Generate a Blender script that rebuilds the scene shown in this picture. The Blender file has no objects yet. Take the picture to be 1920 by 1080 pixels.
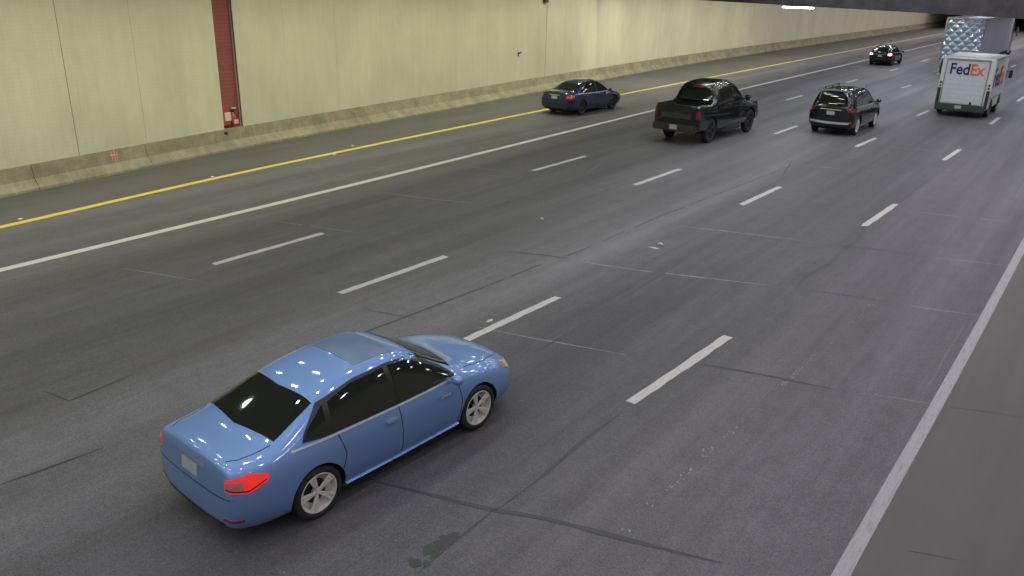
import bpy, bmesh, math, random
from mathutils import Vector, Matrix, noise
from mathutils.bvhtree import BVHTree
random.seed(7)
R = math.radians
scn = bpy.context.scene
col = scn.collection

# ------------------------------------------------------------------ camera
F_PX, YAW, PITCH, ROLL, CAM_H = 1513.26, 0.6309, 0.36524, 0.02363, 5.9546
d = Vector((-math.sin(YAW)*math.cos(PITCH), math.cos(YAW)*math.cos(PITCH), -math.sin(PITCH)))
r = Vector((math.cos(YAW), math.sin(YAW), 0)); u = r.cross(d)
CR = math.cos(ROLL)*r+math.sin(ROLL)*u; CU = -math.sin(ROLL)*r+math.cos(ROLL)*u; CD = d
cam_d = bpy.data.cameras.new("camera"); cam = bpy.data.objects.new("camera", cam_d); col.objects.link(cam)
m = Matrix.Identity(4)
for i in range(3):
    m[i][0] = CR[i]; m[i][1] = CU[i]; m[i][2] = -CD[i]
m[2][3] = CAM_H
cam.matrix_world = m
cam_d.sensor_width = 36; cam_d.lens = F_PX/1920*36; cam_d.clip_start = .1; cam_d.clip_end = 2000
scn.camera = cam

# ------------------------------------------------------------------ world, exposure
w = bpy.data.worlds.new("World"); scn.world = w; w.use_nodes = True
nt = w.node_tree; bg = nt.nodes['Background']; sky = nt.nodes.new('ShaderNodeTexSky')
sky.sky_type = 'NISHITA'; sky.sun_disc = False; sky.sun_elevation = R(35); sky.sun_rotation = R(100)
nt.links.new(sky.outputs[0], bg.inputs[0]); bg.inputs[1].default_value = .08
scn.view_settings.view_transform = 'Standard'; scn.view_settings.look = 'None'
scn.view_settings.exposure = 0.0; scn.view_settings.gamma = 1
scn.cycles.max_bounces = 5; scn.cycles.diffuse_bounces = 3; scn.cycles.glossy_bounces = 3
scn.cycles.use_denoising = True; scn.cycles.sample_clamp_indirect = 3

# tunnel luminaires above the carriageway (area lamps, real size)
LAMPS = []
def lamp(x, y, z, W, colr, sx=1.2, sy=.3, spread=150, tilt=0):
    key = (W, colr, sx, sy, spread)
    for k, ld in LAMPS:
        if k == key: break
    else:
        ld = bpy.data.lights.new("tunnel_lamp", 'AREA'); ld.shape = 'RECTANGLE'
        ld.size = sx; ld.size_y = sy; ld.energy = W; ld.color = colr; ld.spread = R(spread)
        LAMPS.append((key, ld))
    o = bpy.data.objects.new("tunnel_lamp", ld); o.location = (x, y, z); o.rotation_euler = (0, tilt, 0)
    col.objects.link(o)
GREEN = (1, .995, .77); WHITE = (.96, .93, 1.0)
for i in range(-4, 13):
    y = i*3.8
    lamp(-19.8-min(max(y, 0), 42)*.089, y, 7.6, 142+max(0, min(y, 34)-15)*.9-max(0, y-38)*5, GREEN if y > 11 else (.93, .93, .84), 1.2, .3, 122, R(14))
for i in range(-6, 18):
    y = i*2.6
    for k, (x, W) in enumerate(((-16, 22), (-13, 25), (-10, 31), (-7, 26), (-4, 29), (-1, 29), (2.2, 26))):
        lamp(x, y+1.3*(k % 2), 7.7, W*(.84 if y < 12 else 1.2 if y > 25 else 1), (.88, .94, 1) if -11 < x < -9 and y > 18 else (.96, 1, .91) if x < -9 else (.95, .92, 1), .6, .16, 155)
for i in range(18):
    y = 48.5+i*6
    lamp(-23.2, y, 4.85, 330 if y < 50 else 260 if y < 62 else 220 if y < 75 else 150, (1, .98, .82) if y < 75 else (.98, .93, .92), 1.2, .25, 165, R(28))
    if y > 82:
        for x in (-18, -12.6, -7, -2): lamp(x, y, 4.85, 100, WHITE, 1.2, .22, 165)
for i in range(12):
    for k, x in enumerate((-18.4, -15.4, -12.6, -9.8, -7, -4.2, -1.4)):
        lamp(x, 48.6+i*2.9+1.4*(k % 2), 4.85, 31, (.88, .91, 1), .5, .15, 165)

# ------------------------------------------------------------------ helpers
def ray(px, py): return (CD+CR*((px-960)/F_PX)+CU*((540-py)/F_PX))
def G(px, py, z=0.0):
    """pixel of the photograph -> point of the horizontal plane z"""
    v = ray(px, py); t = (z-CAM_H)/v.z
    return Vector((v.x*t, v.y*t, z))
def interp(tab, y):
    if y <= tab[0][0]: return tab[0][1]
    for (a, b), (c, e) in zip(tab, tab[1:]):
        if y <= c: return b+(e-b)*(y-a)/(c-a)
    return tab[-1][1]
WALL = [(-40, -20.5), (0, -23.3), (9.3, -24.5), (12.7, -24.95), (17, -25.55), (26.5, -26.3), (40.6, -27.35), (53, -28.1), (70, -28.5), (120, -28.7), (300, -28.7)]
def smooth(tab, y, h=3.0): return sum(interp(tab, y+k*h/3) for k in range(-3, 4))/7
def wallx(y): return smooth(WALL, y)
TOE = [(-40, -20.2), (0, -23.05), (9.0, -24.16), (13.7, -24.72), (17.5, -25.2), (24, -25.58), (30, -25.85), (37, -26.45), (50, -27.45), (63, -28.0), (87, -28.2), (300, -28.3)]
def toex(y): return smooth(TOE, y)
def onwall(px, py):
    v = ray(px, py); y = 30
    for _ in range(60):
        t = wallx(y)/v.x; y = .5*y+.5*v.y*t
    t = wallx(y)/v.x
    return y, CAM_H+v.z*t

def tag(o, label=None, cat=None, group=None, kind=None):
    if label: o['label'] = label
    if cat: o['category'] = cat
    if group: o['group'] = group
    if kind: o['kind'] = kind
    return o
def empty(name, loc, rz=0, scale=(1, 1, 1)):
    o = bpy.data.objects.new(name, None); o.location = loc; o.rotation_euler = (0, 0, rz); o.scale = scale
    o.empty_display_size = .3; col.objects.link(o); return o
def mesh_obj(name, verts, faces, mat, parent=None, smooth_=False, uvs=None):
    me = bpy.data.meshes.new(name); me.from_pydata([tuple(v) for v in verts], [], faces); me.update()
    if isinstance(mat, (list, tuple)):
        for mm in mat: me.materials.append(mm)
    elif mat: me.materials.append(mat)
    if smooth_: me.shade_smooth()
    if uvs:
        l = me.uv_layers.new(name='UVMap')
        for lp in me.loops: l.data[lp.index].uv = uvs[lp.vertex_index]
    o = bpy.data.objects.new(name, me); col.objects.link(o)
    if parent: o.parent = parent
    return o
def bm_obj(name, bm, mat, parent=None, smooth_=False):
    bmesh.ops.recalc_face_normals(bm, faces=bm.faces)
    me = bpy.data.meshes.new(name); bm.to_mesh(me); bm.free()
    if isinstance(mat, (list, tuple)):
        for mm in mat: me.materials.append(mm)
    else: me.materials.append(mat)
    if smooth_: me.shade_smooth()
    o = bpy.data.objects.new(name, me); col.objects.link(o)
    if parent: o.parent = parent
    return o
def add_box(bm, c, s, bev=0, rot=None, seg=2):
    g = bmesh.ops.create_cube(bm, size=1); vs = g['verts']
    for v in vs: v.co = Vector((v.co.x*s[0], v.co.y*s[1], v.co.z*s[2]))
    if bev:
        es = list({e for v in vs for e in v.link_edges})
        res = bmesh.ops.bevel(bm, geom=es, offset=bev, segments=seg, affect='EDGES')
        vs = list({v for f in res['faces'] for v in f.verts} | {v for v in vs if v.is_valid})
    for v in vs:
        if rot: v.co = rot @ v.co
        v.co += Vector(c)
    return vs
def box(name, c, s, mat, parent=None, bev=0, rot=None, seg=2, sm=False):
    bm = bmesh.new(); add_box(bm, c, s, bev, rot, seg); return bm_obj(name, bm, mat, parent, sm)
def lathe_x(bm, prof, cx, n=40, c=(0, 0, 0), mat_index=0):
    """profile of (x, radius) revolved round the local x axis"""
    rings = []
    for x, rad in prof:
        rings.append([bm.verts.new((c[0]+x*cx, c[1]+rad*math.cos(2*math.pi*k/n), c[2]+rad*math.sin(2*math.pi*k/n))) for k in range(n)])
    for a, b in zip(rings, rings[1:]):
        for k in range(n):
            f = bm.faces.new((a[k], a[(k+1) % n], b[(k+1) % n], b[k])); f.material_index = mat_index; f.smooth = True
    return rings

# ------------------------------------------------------------------ materials
def mat(name, base, rough=.5, metal=0, spec=.5, coat=0, coat_r=.05, emit=None, es=0, bump=0, bscale=60, var=0, vscale=3, stretch=(1, 1, 1)):
    M = bpy.data.materials.new(name); M.use_nodes = True; n = M.node_tree.nodes; L = M.node_tree.links
    b = n['Principled BSDF']
    b.inputs['Base Color'].default_value = (*base, 1); b.inputs['Roughness'].default_value = rough
    b.inputs['Metallic'].default_value = metal; b.inputs['Specular IOR Level'].default_value = spec
    b.inputs['Coat Weight'].default_value = coat; b.inputs['Coat Roughness'].default_value = coat_r
    if emit: b.inputs['Emission Color'].default_value = (*emit, 1); b.inputs['Emission Strength'].default_value = es
    tc = n.new('ShaderNodeTexCoord'); mp = n.new('ShaderNodeMapping'); mp.inputs['Scale'].default_value = stretch
    L.new(tc.outputs['Object'], mp.inputs[0])
    if var:
        t = n.new('ShaderNodeTexNoise'); t.inputs['Scale'].default_value = vscale; t.inputs['Detail'].default_value = 6; t.inputs['Roughness'].default_value = .65
        L.new(mp.outputs[0], t.inputs['Vector'])
        mr = n.new('ShaderNodeMapRange'); mr.inputs['From Min'].default_value = .3; mr.inputs['From Max'].default_value = .7
        mr.inputs['To Min'].default_value = 1-var; mr.inputs['To Max'].default_value = 1+var
        L.new(t.outputs[0], mr.inputs[0])
        mx = n.new('ShaderNodeVectorMath'); mx.operation = 'SCALE'; mx.inputs[0].default_value = base
        L.new(mr.outputs[0], mx.inputs['Scale']); L.new(mx.outputs[0], b.inputs['Base Color'])
    if bump:
        t = n.new('ShaderNodeTexNoise'); t.inputs['Scale'].default_value = bscale; t.inputs['Detail'].default_value = 4
        L.new(mp.outputs[0], t.inputs['Vector'])
        bp = n.new('ShaderNodeBump'); bp.inputs['Strength'].default_value = bump; bp.inputs['Distance'].default_value = .02
        L.new(t.outputs[0], bp.inputs['Height']); L.new(bp.outputs[0], b.inputs['Normal'])
    return M
def vm(n, L, op, a, b_):
    x = n.new('ShaderNodeMath'); x.operation = op
    for i, q in enumerate((a, b_)):
        if isinstance(q, (int, float)): x.inputs[i].default_value = q
        else: L.new(q, x.inputs[i])
    return x.outputs[0]
def ntex(n, L, src, scale, st=(1, 1, 1), detail=5, rough=.6, lo=.3, hi=.7, a=0, b_=1, loc=(0, 0, 0)):
    mp = n.new('ShaderNodeMapping'); mp.inputs['Scale'].default_value = st; mp.inputs['Location'].default_value = loc; L.new(src, mp.inputs[0])
    t = n.new('ShaderNodeTexNoise'); t.inputs['Scale'].default_value = scale; t.inputs['Detail'].default_value = detail; t.inputs['Roughness'].default_value = rough
    L.new(mp.outputs[0], t.inputs['Vector'])
    mr = n.new('ShaderNodeMapRange'); mr.inputs['From Min'].default_value = lo; mr.inputs['From Max'].default_value = hi
    mr.inputs['To Min'].default_value = a; mr.inputs['To Max'].default_value = b_; L.new(t.outputs[0], mr.inputs[0])
    return mr.outputs[0]
def road_material():
    M = bpy.data.materials.new('worn_concrete_road'); M.use_nodes = True; n = M.node_tree.nodes; L = M.node_tree.links
    b = n['Principled BSDF']; tc = n.new('ShaderNodeTexCoord'); P = tc.outputs['Object']
    big = ntex(n, L, P, .35, (1, .25, 1), 5, .6, .3, .7, .84, 1.16)
    streak = ntex(n, L, P, 1.6, (1, .03, 1), 6, .7, .3, .7, .82, 1.18)
    streak2 = ntex(n, L, P, 9, (1, .02, 1), 4, .7, .3, .7, .95, 1.05, (3, 1, 0))
    mott = ntex(n, L, P, 3, (1, .6, 1), 9, .8, .3, .7, .84, 1.16)
    grit = vm(n, L, 'MULTIPLY', ntex(n, L, P, 38, (1, 1, 1), 4, .9, .3, .7, .42, 1.58), ntex(n, L, P, 13, (1, 1, 1), 5, .8, .3, .7, .84, 1.16))
    # wheel paths: two polished bands per lane
    sx = n.new('ShaderNodeSeparateXYZ'); L.new(P, sx.inputs[0])
    ph = vm(n, L, 'MULTIPLY', vm(n, L, 'ADD', sx.outputs[0], 4.72), 2*math.pi/3.43)
    lane = vm(n, L, 'COSINE', ph, 0)             # 1 at lane lines, -1 mid-lane
    oil = vm(n, L, 'MULTIPLY', lane, .055)
    ph2 = vm(n, L, 'MULTIPLY', ph, 2.0); wp = vm(n, L, 'COSINE', ph2, 0)
    wpf = vm(n, L, 'ADD', vm(n, L, 'MULTIPLY', wp, -.05), 1)
    # fine light aggregate specks
    v = n.new('ShaderNodeTexVoronoi'); v.inputs['Scale'].default_value = 30; L.new(P, v.inputs['Vector'])
    sp = n.new('ShaderNodeMapRange'); sp.inputs['From Min'].default_value = .05; sp.inputs['From Max'].default_value = .16
    sp.inputs['To Min'].default_value = 1; sp.inputs['To Max'].default_value = 0; L.new(v.outputs['Distance'], sp.inputs[0])
    thr = ntex(n, L, P, 9, (1, 1, 1), 2, .5, .42, .62, 0, .55)
    spk = vm(n, L, 'ADD', vm(n, L, 'MULTIPLY', sp.outputs[0], thr), 1)
    f = vm(n, L, 'MULTIPLY', big, streak); f = vm(n, L, 'MULTIPLY', f, streak2); f = vm(n, L, 'MULTIPLY', f, mott)
    f = vm(n, L, 'MULTIPLY', f, grit); f = vm(n, L, 'MULTIPLY', f, wpf); f = vm(n, L, 'MULTIPLY', f, spk)
    f = vm(n, L, 'MULTIPLY', f, vm(n, L, 'ADD', oil, 1))
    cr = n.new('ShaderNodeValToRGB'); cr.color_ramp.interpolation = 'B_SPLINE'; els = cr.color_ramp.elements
    tab = ((-24, .74), (-20, .80), (-17.3, .84), (-15.5, .88), (-13.2, 1.0), (-11.4, 1.0), (-10.2, 1.40), (-9.2, 1.36), (-8.2, .92), (-6.5, .80), (-4.3, .88), (-3.0, 1.20), (-1.2, 1.12))  # tone across lanes: tyre polish, with road sheen and light pools painted in
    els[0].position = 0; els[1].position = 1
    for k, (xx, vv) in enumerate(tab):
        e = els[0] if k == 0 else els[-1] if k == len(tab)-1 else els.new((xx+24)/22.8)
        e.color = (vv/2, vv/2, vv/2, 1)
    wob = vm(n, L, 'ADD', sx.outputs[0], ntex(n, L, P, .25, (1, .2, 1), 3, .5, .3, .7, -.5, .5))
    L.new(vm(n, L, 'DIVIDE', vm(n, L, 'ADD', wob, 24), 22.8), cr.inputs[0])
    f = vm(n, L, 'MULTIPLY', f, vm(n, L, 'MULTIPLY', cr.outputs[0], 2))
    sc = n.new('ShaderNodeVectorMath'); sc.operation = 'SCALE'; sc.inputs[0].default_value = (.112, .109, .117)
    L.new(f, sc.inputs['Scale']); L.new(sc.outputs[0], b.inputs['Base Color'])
    ro = vm(n, L, 'SUBTRACT', ntex(n, L, P, 1.1, (1, .03, 1), 4, .6, .3, .7, .56, .74), vm(n, L, 'MULTIPLY', cr.outputs[0], .28))
    L.new(ro, b.inputs['Roughness']); b.inputs['Specular IOR Level'].default_value = .22
    bp = n.new('ShaderNodeBump'); bp.inputs['Strength'].default_value = .35; bp.inputs['Distance'].default_value = .01
    L.new(ntex(n, L, P, 70, (1, 1, 1), 3, .7), bp.inputs['Height']); L.new(bp.outputs[0], b.inputs['Normal'])
    return M
def shoulder_material(name, c, amp=.12, streaks=.1):
    M = bpy.data.materials.new(name); M.use_nodes = True; n = M.node_tree.nodes; L = M.node_tree.links
    b = n['Principled BSDF']; tc = n.new('ShaderNodeTexCoord'); P = tc.outputs['Object']
    f = vm(n, L, 'MULTIPLY', ntex(n, L, P, .8, (1, .3, 1), 6, .6, .3, .7, 1-amp, 1+amp), ntex(n, L, P, 60, (1, 1, 1), 3, .8, .3, .7, .9, 1.1))
    f = vm(n, L, 'MULTIPLY', f, ntex(n, L, P, 2.2, (1, .04, 1), 5, .6, .3, .7, 1-streaks, 1+streaks))
    sc = n.new('ShaderNodeVectorMath'); sc.operation = 'SCALE'; sc.inputs[0].default_value = c
    L.new(f, sc.inputs['Scale']); L.new(sc.outputs[0], b.inputs['Base Color']); b.inputs['Roughness'].default_value = .75
    return M
def paint_material(name, c, wear=.5, rough=.6):
    M = bpy.data.materials.new(name); M.use_nodes = True; n = M.node_tree.nodes; L = M.node_tree.links
    b = n['Principled BSDF']; tc = n.new('ShaderNodeTexCoord'); P = tc.outputs['Object']
    w1 = ntex(n, L, P, 14, (1, 1, 1), 6, .8, .56, .72, 0, wear)
    w2 = ntex(n, L, P, 40, (1, .06, 1), 4, .7, .5, .75, 0, wear*.7)
    w = vm(n, L, 'MAXIMUM', w1, w2)
    mx = n.new('ShaderNodeMix'); mx.data_type = 'RGBA'; mx.inputs['A'].default_value = (*c, 1); mx.inputs['B'].default_value = (.14, .135, .13, 1)
    L.new(w, mx.inputs['Factor']); L.new(mx.outputs['Result'], b.inputs['Base Color']); b.inputs['Roughness'].default_value = rough
    return M
def wall_material():
    M = bpy.data.materials.new('cream_wall_tiles'); M.use_nodes = True; n = M.node_tree.nodes; L = M.node_tree.links
    b = n['Principled BSDF']; tc = n.new('ShaderNodeTexCoord'); U = tc.outputs['UV']
    br = n.new('ShaderNodeTexBrick'); br.offset = 0; br.inputs['Scale'].default_value = 1
    br.inputs['Brick Width'].default_value = .115; br.inputs['Row Height'].default_value = .115; br.inputs['Mortar Size'].default_value = .006
    br.inputs['Color1'].default_value = (.515, .495, .36, 1); br.inputs['Color2'].default_value = (.508, .488, .354, 1); br.inputs['Mortar'].default_value = (.478, .458, .335, 1)
    L.new(U, br.inputs['Vector'])
    a = ntex(n, L, U, .5, (1, .6, 1), 6, .65, .3, .7, .88, 1.10)
    bb = ntex(n, L, U, 3.5, (1, .06, 1), 7, .75, .3, .7, .93, 1.05)
    # soot and splash film towards the foot of the wall, in patches
    f = vm(n, L, 'MULTIPLY', a, bb)
    sc = n.new('ShaderNodeVectorMath'); sc.operation = 'SCALE'; L.new(br.outputs['Color'], sc.inputs[0]); L.new(f, sc.inputs['Scale'])
    L.new(sc.outputs[0], b.inputs['Base Color']); b.inputs['Roughness'].default_value = .42
    bp = n.new('ShaderNodeBump'); bp.inputs['Strength'].default_value = .15; bp.inputs['Distance'].default_value = .01
    L.new(br.outputs['Fac'], bp.inputs['Height']); bp.invert = True; L.new(bp.outputs[0], b.inputs['Normal'])
    return M
def barrier_material():
    M = bpy.data.materials.new('stained_barrier_concrete'); M.use_nodes = True; n = M.node_tree.nodes; L = M.node_tree.links
    b = n['Principled BSDF']; tc = n.new('ShaderNodeTexCoord'); U = tc.outputs['UV']
    f = vm(n, L, 'MULTIPLY', ntex(n, L, U, .9, (1, 1.6, 1), 8, .75, .3, .7, .55, 1.28), ntex(n, L, U, 5, (1, .5, 1), 8, .75, .3, .7, .86, 1.12))
    st = ntex(n, L, U, 2.2, (1, .22, 1), 6, .75, .38, .68, 0, .85)
    mx = n.new('ShaderNodeMix'); mx.data_type = 'RGBA'; mx.inputs['A'].default_value = (.235, .22, .15, 1); mx.inputs['B'].default_value = (.20, .155, .095, 1)
    L.new(st, mx.inputs['Factor'])
    sc = n.new('ShaderNodeVectorMath'); sc.operation = 'SCALE'; L.new(mx.outputs['Result'], sc.inputs[0]); L.new(f, sc.inputs['Scale'])
    L.new(sc.outputs[0], b.inputs['Base Color']); b.inputs['Roughness'].default_value = .85
    return M
def brick_red_material():
    M = bpy.data.materials.new('maroon_ribbed_panel'); M.use_nodes = True; n = M.node_tree.nodes; L = M.node_tree.links
    b = n['Principled BSDF']; tc = n.new('ShaderNodeTexCoord'); U = tc.outputs['UV']
    br = n.new('ShaderNodeTexBrick'); br.inputs['Scale'].default_value = 1
    br.inputs['Brick Width'].default_value = .8; br.inputs['Row Height'].default_value = .13; br.inputs['Mortar Size'].default_value = .012
    br.inputs['Color1'].default_value = (.235, .068, .058, 1); br.inputs['Color2'].default_value = (.22, .064, .055, 1); br.inputs['Mortar'].default_value = (.165, .05, .044, 1)
    L.new(U, br.inputs['Vector']); L.new(br.outputs['Color'], b.inputs['Base Color']); b.inputs['Roughness'].default_value = .5
    return M
M = dict(
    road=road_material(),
    shoulder=shoulder_material('asphalt_shoulder', (.067, .065, .059)),
    apron=shoulder_material('smooth_concrete_shoulder', (.118, .113, .106), .08, .10),
    white=paint_material('white_road_paint', (.50, .50, .46), .75),
    white_old=paint_material('old_white_road_paint', (.36, .36, .37), .9),
    yellow=paint_material('yellow_road_paint', (.50, .385, .05), .5),
    seal=mat('tar_seal', (.045, .045, .050), .5, var=.2, vscale=8),
    oil=mat('green_black_patch', (.030, .042, .036), .5, var=.2, vscale=10),
    joint=mat('pale_joint_grout', (.27, .268, .26), .8, var=.3, vscale=6),
    scrape=mat('faint_pale_scrape', (.165, .162, .165), .7, var=.4, vscale=5),
    wall=wall_material(), barrier=barrier_material(), maroon=brick_red_material(),
    groove=mat('wall_joint_sealant', (.36, .35, .24), .7),
    groove2=mat('dark_wall_joint_sealant', (.20, .195, .14), .7),
    cream=mat('recess_edge_cream', (.50, .45, .35), .5),
    ceiling=mat('sooty_ceiling_concrete', (.055, .053, .058), .9, var=.3, vscale=2, bump=.3, bscale=6),
    girder=mat('sooty_girder_concrete', (.10, .095, .105), .9, var=.35, vscale=1.5, bump=.3, bscale=6),
    farwall=mat('right_wall_concrete', (.42, .41, .32), .7, var=.1, vscale=2),
    steel=mat('dark_steel', (.06, .055, .05), .5, metal=.5),
    brown=mat('brown_box_paint', (.09, .06, .045), .6),
    lampbody=mat('lamp_housing', (.5, .5, .5), .4),
    lampglow=mat('lamp_glow', (.9, .9, .9), .4, emit=(1, .98, .92), es=9),
    redbox=mat('extinguisher_red', (.33, .05, .035), .35),
    label=mat('white_label', (.52, .48, .38), .5), pinkl=mat('pink_white_label', (.52, .36, .30), .5),
    pink=mat('pink_spray_paint', (.62, .24, .22), .8),
    blue=mat('blue_car_paint', (.165, .30, .59), .45, metal=.40, coat=1, coat_r=.06),
    navy=mat('navy_car_paint', (.010, .018, .060), .3, spec=.4, coat=.8, coat_r=.05),
    black=mat('black_car_paint', (.005, .007, .010), .20, spec=.35, coat=1, coat_r=.03),
    black2=mat('dark_grey_car_paint', (.008, .008, .011), .25, spec=.35, coat=.6, coat_r=.05),
    glass=mat('tinted_car_glass', (.016, .019, .014), .04, spec=.6),
    trim=mat('black_window_trim', (.012, .012, .012), .35),
    seam=mat('panel_gap', (.006, .007, .01), .8),
    under=mat('underbody_black', (.008, .008, .008), .9),
    tyre=mat('tyre_rubber', (.022, .021, .020), .8, bump=.3, bscale=40),
    rim=mat('alloy_rim', (.72, .69, .66), .4, metal=.2),
    sroof=mat('tinted_roof_glass', (.09, .16, .27), .30, spec=.6),
    sillchrome=mat('brushed_sill_chrome', (.75, .8, .9), .35, metal=.7),
    rimdark=mat('dark_rim', (.10, .10, .11), .35, metal=.8),
    hub=mat('brake_shadow', (.03, .028, .026), .7, metal=.3),
    chrome=mat('chrome', (.75, .76, .78), .12, metal=1),
    red=mat('tail_lamp_red', (.60, .015, .02), .2, coat=1, emit=(1, .02, .02), es=.15),
    redbright=mat('bright_tail_lamp_red', (.70, .02, .02), .2, coat=1, emit=(1, .03, .02), es=.45),
    reddim=mat('tail_lamp_red_unlit', (.20, .012, .02), .2, coat=1),
    redlit=mat('tail_lamp_lit', (.8, .1, .1), .2, emit=(1, .35, .3), es=6),
    lens=mat('pale_pink_lens', (.50, .16, .17), .15, coat=1),
    clear=mat('clear_lens', (.6, .6, .62), .1, coat=1), amber=mat('amber_lens', (.75, .30, .04), .2, coat=1),
    plate=mat('number_plate', (.42, .45, .44), .4, var=.1, vscale=20),
    vanwhite=mat('van_white_paint', (.74, .76, .78), .35, coat=.4, var=.04, vscale=2),
    vandoor=mat('roll_door_white', (.62, .67, .71), .4, var=.05, vscale=2),
    vangrey=mat('van_grey_trim', (.30, .34, .33), .5), vanbump=mat('van_bumper', (.055, .075, .065), .5, metal=.3),
    purple=mat('purple_lettering', (.045, .022, .13), .4), orange=mat('orange_lettering', (.85, .16, .03), .4),
    trailer=mat('trailer_grey_side', (.22, .21, .25), .7, metal=0, var=.08, vscale=1, stretch=(1, 1, .2)),
    quilt=mat('polished_quilted_steel', (.60, .72, .82), .20, metal=.9),
)

# ------------------------------------------------------------------ ground, road, ceiling
def strip_surface(name, fl, fr, y0, y1, z, material, parent=None, step=2.0):
    n = max(1, int((y1-y0)/step)); vs = []; fs = []
    for i in range(n+1):
        y = y0+(y1-y0)*i/n; vs += [(fl(y), y, z), (fr(y), y, z)]
    for i in range(n): fs.append((2*i, 2*i+1, 2*i+3, 2*i+2))
    return mesh_obj(name, vs, fs, material, parent)
YEL = [(-40, -19.6), (0, -20.7), (7.83, -21.28), (13.9, -21.93), (19.2, -22.17), (33, -22.58), (41.2, -22.75), (72, -22.9), (300, -23)]
WHI = [(-40, -17.9), (6.5, -18.08), (15.2, -18.13), (37, -18.57), (50, -18.72), (78, -18.75), (300, -18.8)]
RIG = [(-40, -1.28), (7.84, -1.26), (13, -1.17), (23.2, -1.1), (300, -1.1)]
ground = mesh_obj('ground', [(-200, -150, -.03), (200, -150, -.03), (200, 900, -.03), (-200, 900, -.03)], [(0, 1, 2, 3)], M['apron']); tag(ground, kind='structure')
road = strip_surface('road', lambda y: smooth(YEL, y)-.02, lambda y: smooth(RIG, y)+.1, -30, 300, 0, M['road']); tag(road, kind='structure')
sh = strip_surface('left_shoulder', lambda y: toex(y)-.6, lambda y: smooth(YEL, y)-.02, -30, 300, 0, M['shoulder']); tag(sh, kind='structure')
sr = strip_surface('right_shoulder', lambda y: smooth(RIG, y)+.1, lambda y: 4.2, -30, 300, 0, M['apron']); tag(sr, kind='structure')

def line_paint(name, f, hw, y0, y1, z, material, parent, step=1.0):
    return strip_surface(name, lambda y: f(y)-hw, lambda y: f(y)+hw, y0, y1, z, material, parent, step)
line_paint('yellow_edge_line', lambda y: smooth(YEL, y), .118, -25, 290, .004, M['yellow'], road)
line_paint('white_lane_line', lambda y: smooth(WHI, y), .118, -25, 290, .004, M['white'], road)
line_paint('white_edge_line', lambda y: smooth(RIG, y), .085, -25, 290, .004, M['white_old'], road)
def dash(x0, y0, x1, y1, hw=.084):
    n = 14; L_ = []; R_ = []
    for i in range(n+1):
        t = i/n; x = x0+(x1-x0)*t; y = y0+(y1-y0)*t
        j = .011
        L_.append((x-hw+random.uniform(-j, j), y+(random.uniform(-.04, .04) if i in (0, n) else 0), .004))
        R_.append((x+hw+random.uniform(-j, j), y+(random.uniform(-.04, .04) if i in (0, n) else 0), .004))
    vs = L_+R_; fs = [(i, i+n+1, i+n+2, i+1) for i in range(n)]
    mesh_obj('lane_dash', vs, fs, M['white'], road)
rows_px = [
    [((403, 495), (607, 437)), ((1000, 320), (1097, 293)), ((1473, 188), (1505, 179)), ((1587, 155), (1608, 149)), ((1668, 133), (1684, 129)), ((1727, 116), (1739, 113))],
    [((640, 549), (835, 481)), ((1190, 347), (1275, 317)), ((1453, 251), (1495, 236)), ((1690, 165), (1708, 160))],
    [((868, 640), (1046, 557)), ((1390, 384), (1463, 350)), ((1605, 275), (1642, 259)), ((1720, 217), (1742, 207))],
    [((1183, 755), (1366, 630)), ((1620, 424), (1679, 383)), ((1770, 300), (1800, 280)), ((1857, 233), (1874, 220)), ((1908, 190), (1921, 181))]]
extra = [[(-15.05, -2.5), (-15.17, 34.0), (-14.9, 81.5), (-14.9, 93.5), (-14.9, 106)], [(-11.6, -2), (-11.5, 46.4), (-11.45, 69), (-11.45, 81), (-11.4, 93)],
         [(-8.25, -2.2), (-7.95, 57), (-7.95, 69), (-7.95, 81), (-7.95, 93)], [(-4.85, -2.3), (-4.7, 68), (-4.7, 80)]]
for rp, ex in zip(rows_px, extra):
    for a, b in rp:
        A = G(*a); B = G(*b); dash(A.x, A.y, B.x, B.y)
    for x, y in ex: dash(x, y, x, y+2.9)

def wobble_strip(name, pts, w, material, z, parent, step=.25, jit=.35, gaps=0):
    P = [Vector(p) for p in pts]; Q = []
    for a, b in zip(P, P[1:]):
        n = max(1, int((b-a).length/step))
        for i in range(n): Q.append(a.lerp(b, i/n))
    Q.append(P[-1]); vs = []; fs = []; s0 = random.random()*50
    for i, q in enumerate(Q):
        t = (Q[min(i+1, len(Q)-1)]-Q[max(i-1, 0)]).normalized(); nn = Vector((-t.y, t.x, 0))
        s = s0+i*step
        o = noise.noise(Vector((s*.6, 0, 0)))*w*1.2; hw = w*(.5+jit*noise.noise(Vector((s*1.7, 5, 0))))
        e = min(i, len(Q)-1-i); hw *= min(1, .25+e*.25)
        vs += [q+nn*(o-hw), q+nn*(o+hw)]
    for i in range(len(Q)-1):
        if gaps and noise.noise(Vector((s0+i*step*1.3, 9, 0))) < gaps-.5: continue
        fs.append((2*i, 2*i+1, 2*i+3, 2*i+2))
    for v in vs: v.z = z
    return mesh_obj(name, vs, fs, material, parent)
def px(*l): return [G(*q) for q in l]
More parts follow.
